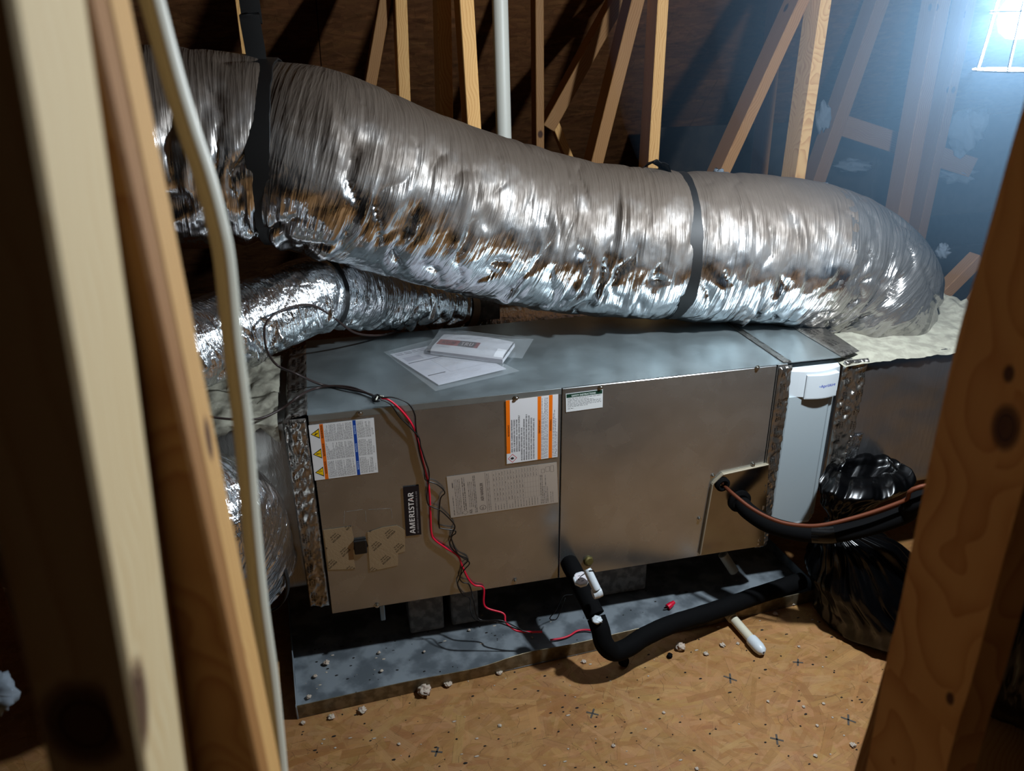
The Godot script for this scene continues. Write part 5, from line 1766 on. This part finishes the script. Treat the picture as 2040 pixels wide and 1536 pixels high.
# four-sided bowed board: one arris as points from bottom to top, corners as offsets from it
func loft(arris: Array, corners: Array) -> ArrayMesh:
	var st := new_st()
	var p := smooth_path(arris, 5)
	var mid := Vector3.ZERO
	for c in corners: mid += c / 4.0
	for k in 4:
		var a: Vector3 = corners[k]
		var b: Vector3 = corners[(k + 1) % 4]
		var w := a.distance_to(b)
		for i in p.size() - 1:
			var out := (a + b) / 2 - mid
			var q := [p[i] + a, p[i] + b, p[i + 1] + b, p[i + 1] + a]
			var n: Vector3 = (q[1] - q[0]).cross(q[3] - q[0]).normalized()
			if n.dot(out) < 0.0: n = -n
			var u0 := 0.0995 + 0.2 * k
			var uv := [Vector2(u0, p[i].y), Vector2(u0 - w, p[i].y), Vector2(u0 - w, p[i + 1].y), Vector2(u0, p[i + 1].y)]
			tri(st, q[0], q[1], q[2], n, uv[0], uv[1], uv[2])
			tri(st, q[0], q[2], q[3], n, uv[0], uv[2], uv[3])
	for e in [0, p.size() - 1]:
		face(st, [p[e] + corners[0], p[e] + corners[1], p[e] + corners[2], p[e] + corners[3]], Vector3.UP if e else Vector3.DOWN, Vector3(1, 0, 0), Vector3(0, 0, 1))
	return st.commit()

func build_foreground() -> void:
	var g := "wall studs beside the viewer"
	var t := thing("wall_stud", "nearest blurred pale stud at left with a dark knot near the bottom", "stud", g)
	obj("stud_body", post(Vector3(-0.1038, -0.168, 1.378), Vector3(0.0565, 2.3, 1.378), Vector3(-1, 0, 0), 0.038, Vector3(0, 0, -1), 0.089, Vector2(0.04, 1.178)), M.stud_left, t)
	var t2 := thing("wall_stud", "shaded-faced stud just behind the nearest left stud", "stud", g)
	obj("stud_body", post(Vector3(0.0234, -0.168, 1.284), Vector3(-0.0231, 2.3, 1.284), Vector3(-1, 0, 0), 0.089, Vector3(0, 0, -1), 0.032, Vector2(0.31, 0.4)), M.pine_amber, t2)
	var t3 := thing("wall_stud", "thin lit stud edge doubled behind the shaded left stud", "stud", g)
	obj("stud_body", post(Vector3(0.0163, -0.168, 1.243), Vector3(-0.0202, 2.3, 1.243), Vector3(-1, 0, 0), 0.089, Vector3(0, 0, -1), 0.050, Vector2(0.52, 0.7)), M.stud_back, t3)
	# right jamb, bowed along its length
	var arris := [Vector3(0.5747, -0.168, 1.177), Vector3(0.56, 0.342, 1.177), Vector3(0.555, 0.515, 1.177), Vector3(0.553, 0.639, 1.177), Vector3(0.547, 0.788, 1.177), Vector3(0.548, 0.84, 1.177), Vector3(0.545, 0.958, 1.177), Vector3(0.544, 1.039, 1.177), Vector3(0.544, 1.114, 1.177), Vector3(0.548, 1.17, 1.177), Vector3(0.552, 1.247, 1.177), Vector3(0.554, 1.276, 1.177), Vector3(0.556, 1.324, 1.177), Vector3(0.558, 1.405, 1.177), Vector3(0.5801, 2.3, 1.177)]
	var t4 := thing("wall_stud", "brown shaded stud at right with a large dark oval knot", "stud", g)
	obj("stud_body", loft(arris, [Vector3(0, 0, 0), Vector3(0, 0, 0.089), Vector3(0.031, 0, 0.089), Vector3(0.038, 0, 0)]), M.stud_right, t4)
	var under := [Vector3(0.5899, -0.168, 1.105), Vector3(0.602, 0.329, 1.105), Vector3(0.607, 0.534, 1.105), Vector3(0.613, 0.626, 1.105), Vector3(0.617, 0.707, 1.105), Vector3(0.624, 0.767, 1.105), Vector3(0.624, 0.902, 1.105), Vector3(0.626, 1.146, 1.105), Vector3(0.633, 1.268, 1.105), Vector3(0.638, 1.416, 1.105), Vector3(0.6679, 2.3, 1.105)]
	var t5 := thing("wall_stud", "dark stud edge showing behind the foot of the knotty right stud", "stud", g)
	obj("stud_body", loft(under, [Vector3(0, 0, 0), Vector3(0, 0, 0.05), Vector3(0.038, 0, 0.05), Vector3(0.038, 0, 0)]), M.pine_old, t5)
	# flat cable running down beside the left studs
	var cb := [Vector3(-0.01, 1.376, 1.12), Vector3(-0.007, 1.345, 1.12), Vector3(-0.003, 1.305, 1.12), Vector3(0.001, 1.276, 1.12), Vector3(0.006, 1.246, 1.12), Vector3(0.009, 1.217, 1.12), Vector3(0.01, 1.191, 1.12), Vector3(0.007, 1.135, 1.12), Vector3(0.005, 1.072, 1.12), Vector3(0, 0.997, 1.12), Vector3(-0.004, 0.921, 1.12), Vector3(-0.006, 0.835, 1.12), Vector3(-0.011, 0.733, 1.12), Vector3(-0.018, 0.628, 1.12)]
	var flat := func(_i: int, _s: float, a: float) -> float:
		return 0.0058 / pow(pow(absf(cos(a)), 4.0) + pow(absf(sin(a)) * 1.0, 4.0), 0.25)
	var c := obj("power_cable", tube(smooth_path(cb, 8), 0.0058, 24, Vector3(0.75, 0, 0.65), flat), M.cable_white)
	tag(c, "white flat power cable running down beside the left studs", "cable")
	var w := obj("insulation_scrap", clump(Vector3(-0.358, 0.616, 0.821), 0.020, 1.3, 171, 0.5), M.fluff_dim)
	tag(w, "pale scrap at the lower left edge beyond the nearest stud", "insulation")

# ---------------------------------------------------------------- small litter
func build_debris() -> void:
	var fl := [[Vector3(0.203, -0.158, 0.144), 0.02], [Vector3(0.264, -0.163, 0.133), 0.011], [Vector3(-0.089, -0.166, 0.17), 0.006], [Vector3(-0.023, -0.166, 0.168), 0.009], [Vector3(0.05, -0.164, 0.167), 0.011], [Vector3(0.397, -0.166, 0.123), 0.009], [Vector3(0.609, -0.166, 0.103), 0.006], [Vector3(0.617, -0.167, 0.138), 0.007], [Vector3(0.934, -0.166, 0.189), 0.007], [Vector3(0.991, -0.166, 0.17), 0.008], [Vector3(1.191, -0.166, 0.091), 0.007], [Vector3(1.26, -0.165, 0.067), 0.007], [Vector3(1.184, -0.168, 0.222), 0.004], [Vector3(1.008, -0.168, 0.373), 0.004], [Vector3(1.082, -0.168, 0.409), 0.004], [Vector3(1.134, -0.168, 0.412), 0.004], [Vector3(1.081, -0.168, 0.468), 0.004], [Vector3(1.127, -0.166, 0.538), 0.007], [Vector3(1.029, -0.168, 0.543), 0.005], [Vector3(0.756, -0.168, 0.511), 0.005], [Vector3(1.034, -0.168, 0.173), 0.005], [Vector3(1.078, -0.167, 0.171), 0.004], [Vector3(0.361, -0.168, 0.289), 0.005], [Vector3(0.599, -0.168, 0.408), 0.005], [Vector3(0.749, -0.168, 0.345), 0.004], [Vector3(0.125, -0.168, 0.285), 0.004], [Vector3(-0.029, -0.158, -0.01), 0.009], [Vector3(-0.058, -0.16, 0.03), 0.006], [Vector3(-0.074, -0.16, 0.096), 0.007], [Vector3(0.106, -0.16, 0.051), 0.005], [Vector3(0.106, -0.161, -0.017), 0.005], [Vector3(0.221, -0.161, 0.008), 0.004], [Vector3(0.351, -0.161, -0.045), 0.004], [Vector3(0.509, -0.161, 0.025), 0.004]]
	var where := ["large pale insulation tuft against the pan's front lip", "second largest pale tuft at the pan lip, right of the large tuft", "small white tuft at the drain pan's front left corner", "pale tuft touching the pan lip next to its front left corner", "pale tuft at the pan lip left of the large tuft", "flat pale tuft at the pan lip under the lip's dent", "small white tuft at the pan lip just left of the trap bend", "small white tuft on the floor in the trap bend's shadow", "white tuft on the floor right of the roundish white lump", "white tuft beside the coupling of the cream stub pipe", "white tuft right of the stub pipe, below the black pipe", "white tuft under the far end of the black drain pipe", "white crumb right of the stub pipe's white end cap", "white crumb on open floor straight below the stub pipe's end cap", "left one of two white crumbs beside the knotty right stud's foot", "right one of two white crumbs beside the knotty right stud's foot", "white crumb below the pair of crumbs near the right stud", "white tuft nearest the foot of the right stud", "white crumb left of the tuft nearest the right stud's foot", "white crumb at the bottom edge of the floor, right of centre", "white crumb touching the left side of the cream stub pipe", "white crumb touching the right side of the cream stub pipe", "white crumb on the floor below the dent in the pan lip", "white crumb low on the floor right of a grey fastener mark", "white crumb on the floor between two grey fastener marks", "white crumb on the floor below the large tuft at the lip", "largest white tuft in the pan, near its left end", "white tuft in the pan just in front of the largest one there", "white tuft in the pan at its front left corner", "white tuft in the middle of the pan's lit left part", "white crumb at the shadow edge in the pan, left of the blocks", "white crumb in the pan in front of the left support block", "white crumb in the pan in front of the right support block", "white crumb in the pan beside the red cable"
	]
	for i in fl.size():
		var o := obj("insulation_tuft", clump(fl[i][0], fl[i][1] * 0.85, 0.5, 200 + i, 0.55), M.fluff)
		tag(o, where[i], "insulation", "white tufts scattered on the floor and pan")
	var lump := obj("plaster_lump", clump(Vector3(0.878, -0.16, 0.155), 0.012, 0.8, 240, 0.4), M.fluff)
	tag(lump, "roundish white lump on the floor beside the black pipe's shadow", "debris")
	var rg := obj("foam_offcut", lathe(Vector3(0.713, -0.158, 0.172), Vector3(0.5, 0.3, 0.8), [[0.0, -0.008], [0.012, -0.008], [0.013, 0.0], [0.012, 0.008], [0.0, 0.008]], 18), M.rubber)
	tag(rg, "black round foam offcut on the floor under the trap bend", "debris")
	var bt := obj("foam_offcut", clump(Vector3(0.839, -0.164, 0.175), 0.007, 0.9, 241, 0.3), M.rubber)
	tag(bt, "small dark crumb beside the roundish white lump", "debris")
	var r := RandomNumberGenerator.new()
	r.seed = 77
	for kind in 2:
		var mm := MultiMesh.new()
		mm.transform_format = MultiMesh.TRANSFORM_3D
		mm.mesh = clump(Vector3.ZERO, 1.0, 0.6, 250 + kind, 0.5)
		var n := 320 if kind == 0 else 110
		mm.instance_count = n
		for i in n:
			var x := r.randf_range(-0.1, 1.45)
			var z := r.randf_range(-0.1, 0.62)
			var y := FLOOR + 0.0007
			var in_pan := z < 0.145 - 0.0594 * (x + 0.1)
			if in_pan: y += 0.0035
			var s := r.randf_range(0.0007, 0.0022) if kind == 0 else r.randf_range(0.0008, 0.0024)
			var bs := Basis(Vector3.UP, r.randf() * TAU).scaled(Vector3(s * r.randf_range(0.8, 2.6), s * 0.7, s))
			mm.set_instance_transform(i, Transform3D(bs, Vector3(x, y, z)))
		var o := MultiMeshInstance3D.new()
		o.name = "floor_grit" if kind == 0 else "insulation_crumbs"
		o.multimesh = mm
		o.material_override = M.grit if kind == 0 else M.fluff
		add_child(o)
		tag(o, "dark grit scattered on the floor and pan" if kind == 0 else "tiny white crumbs scattered on the floor and pan", "debris", "", "stuff")
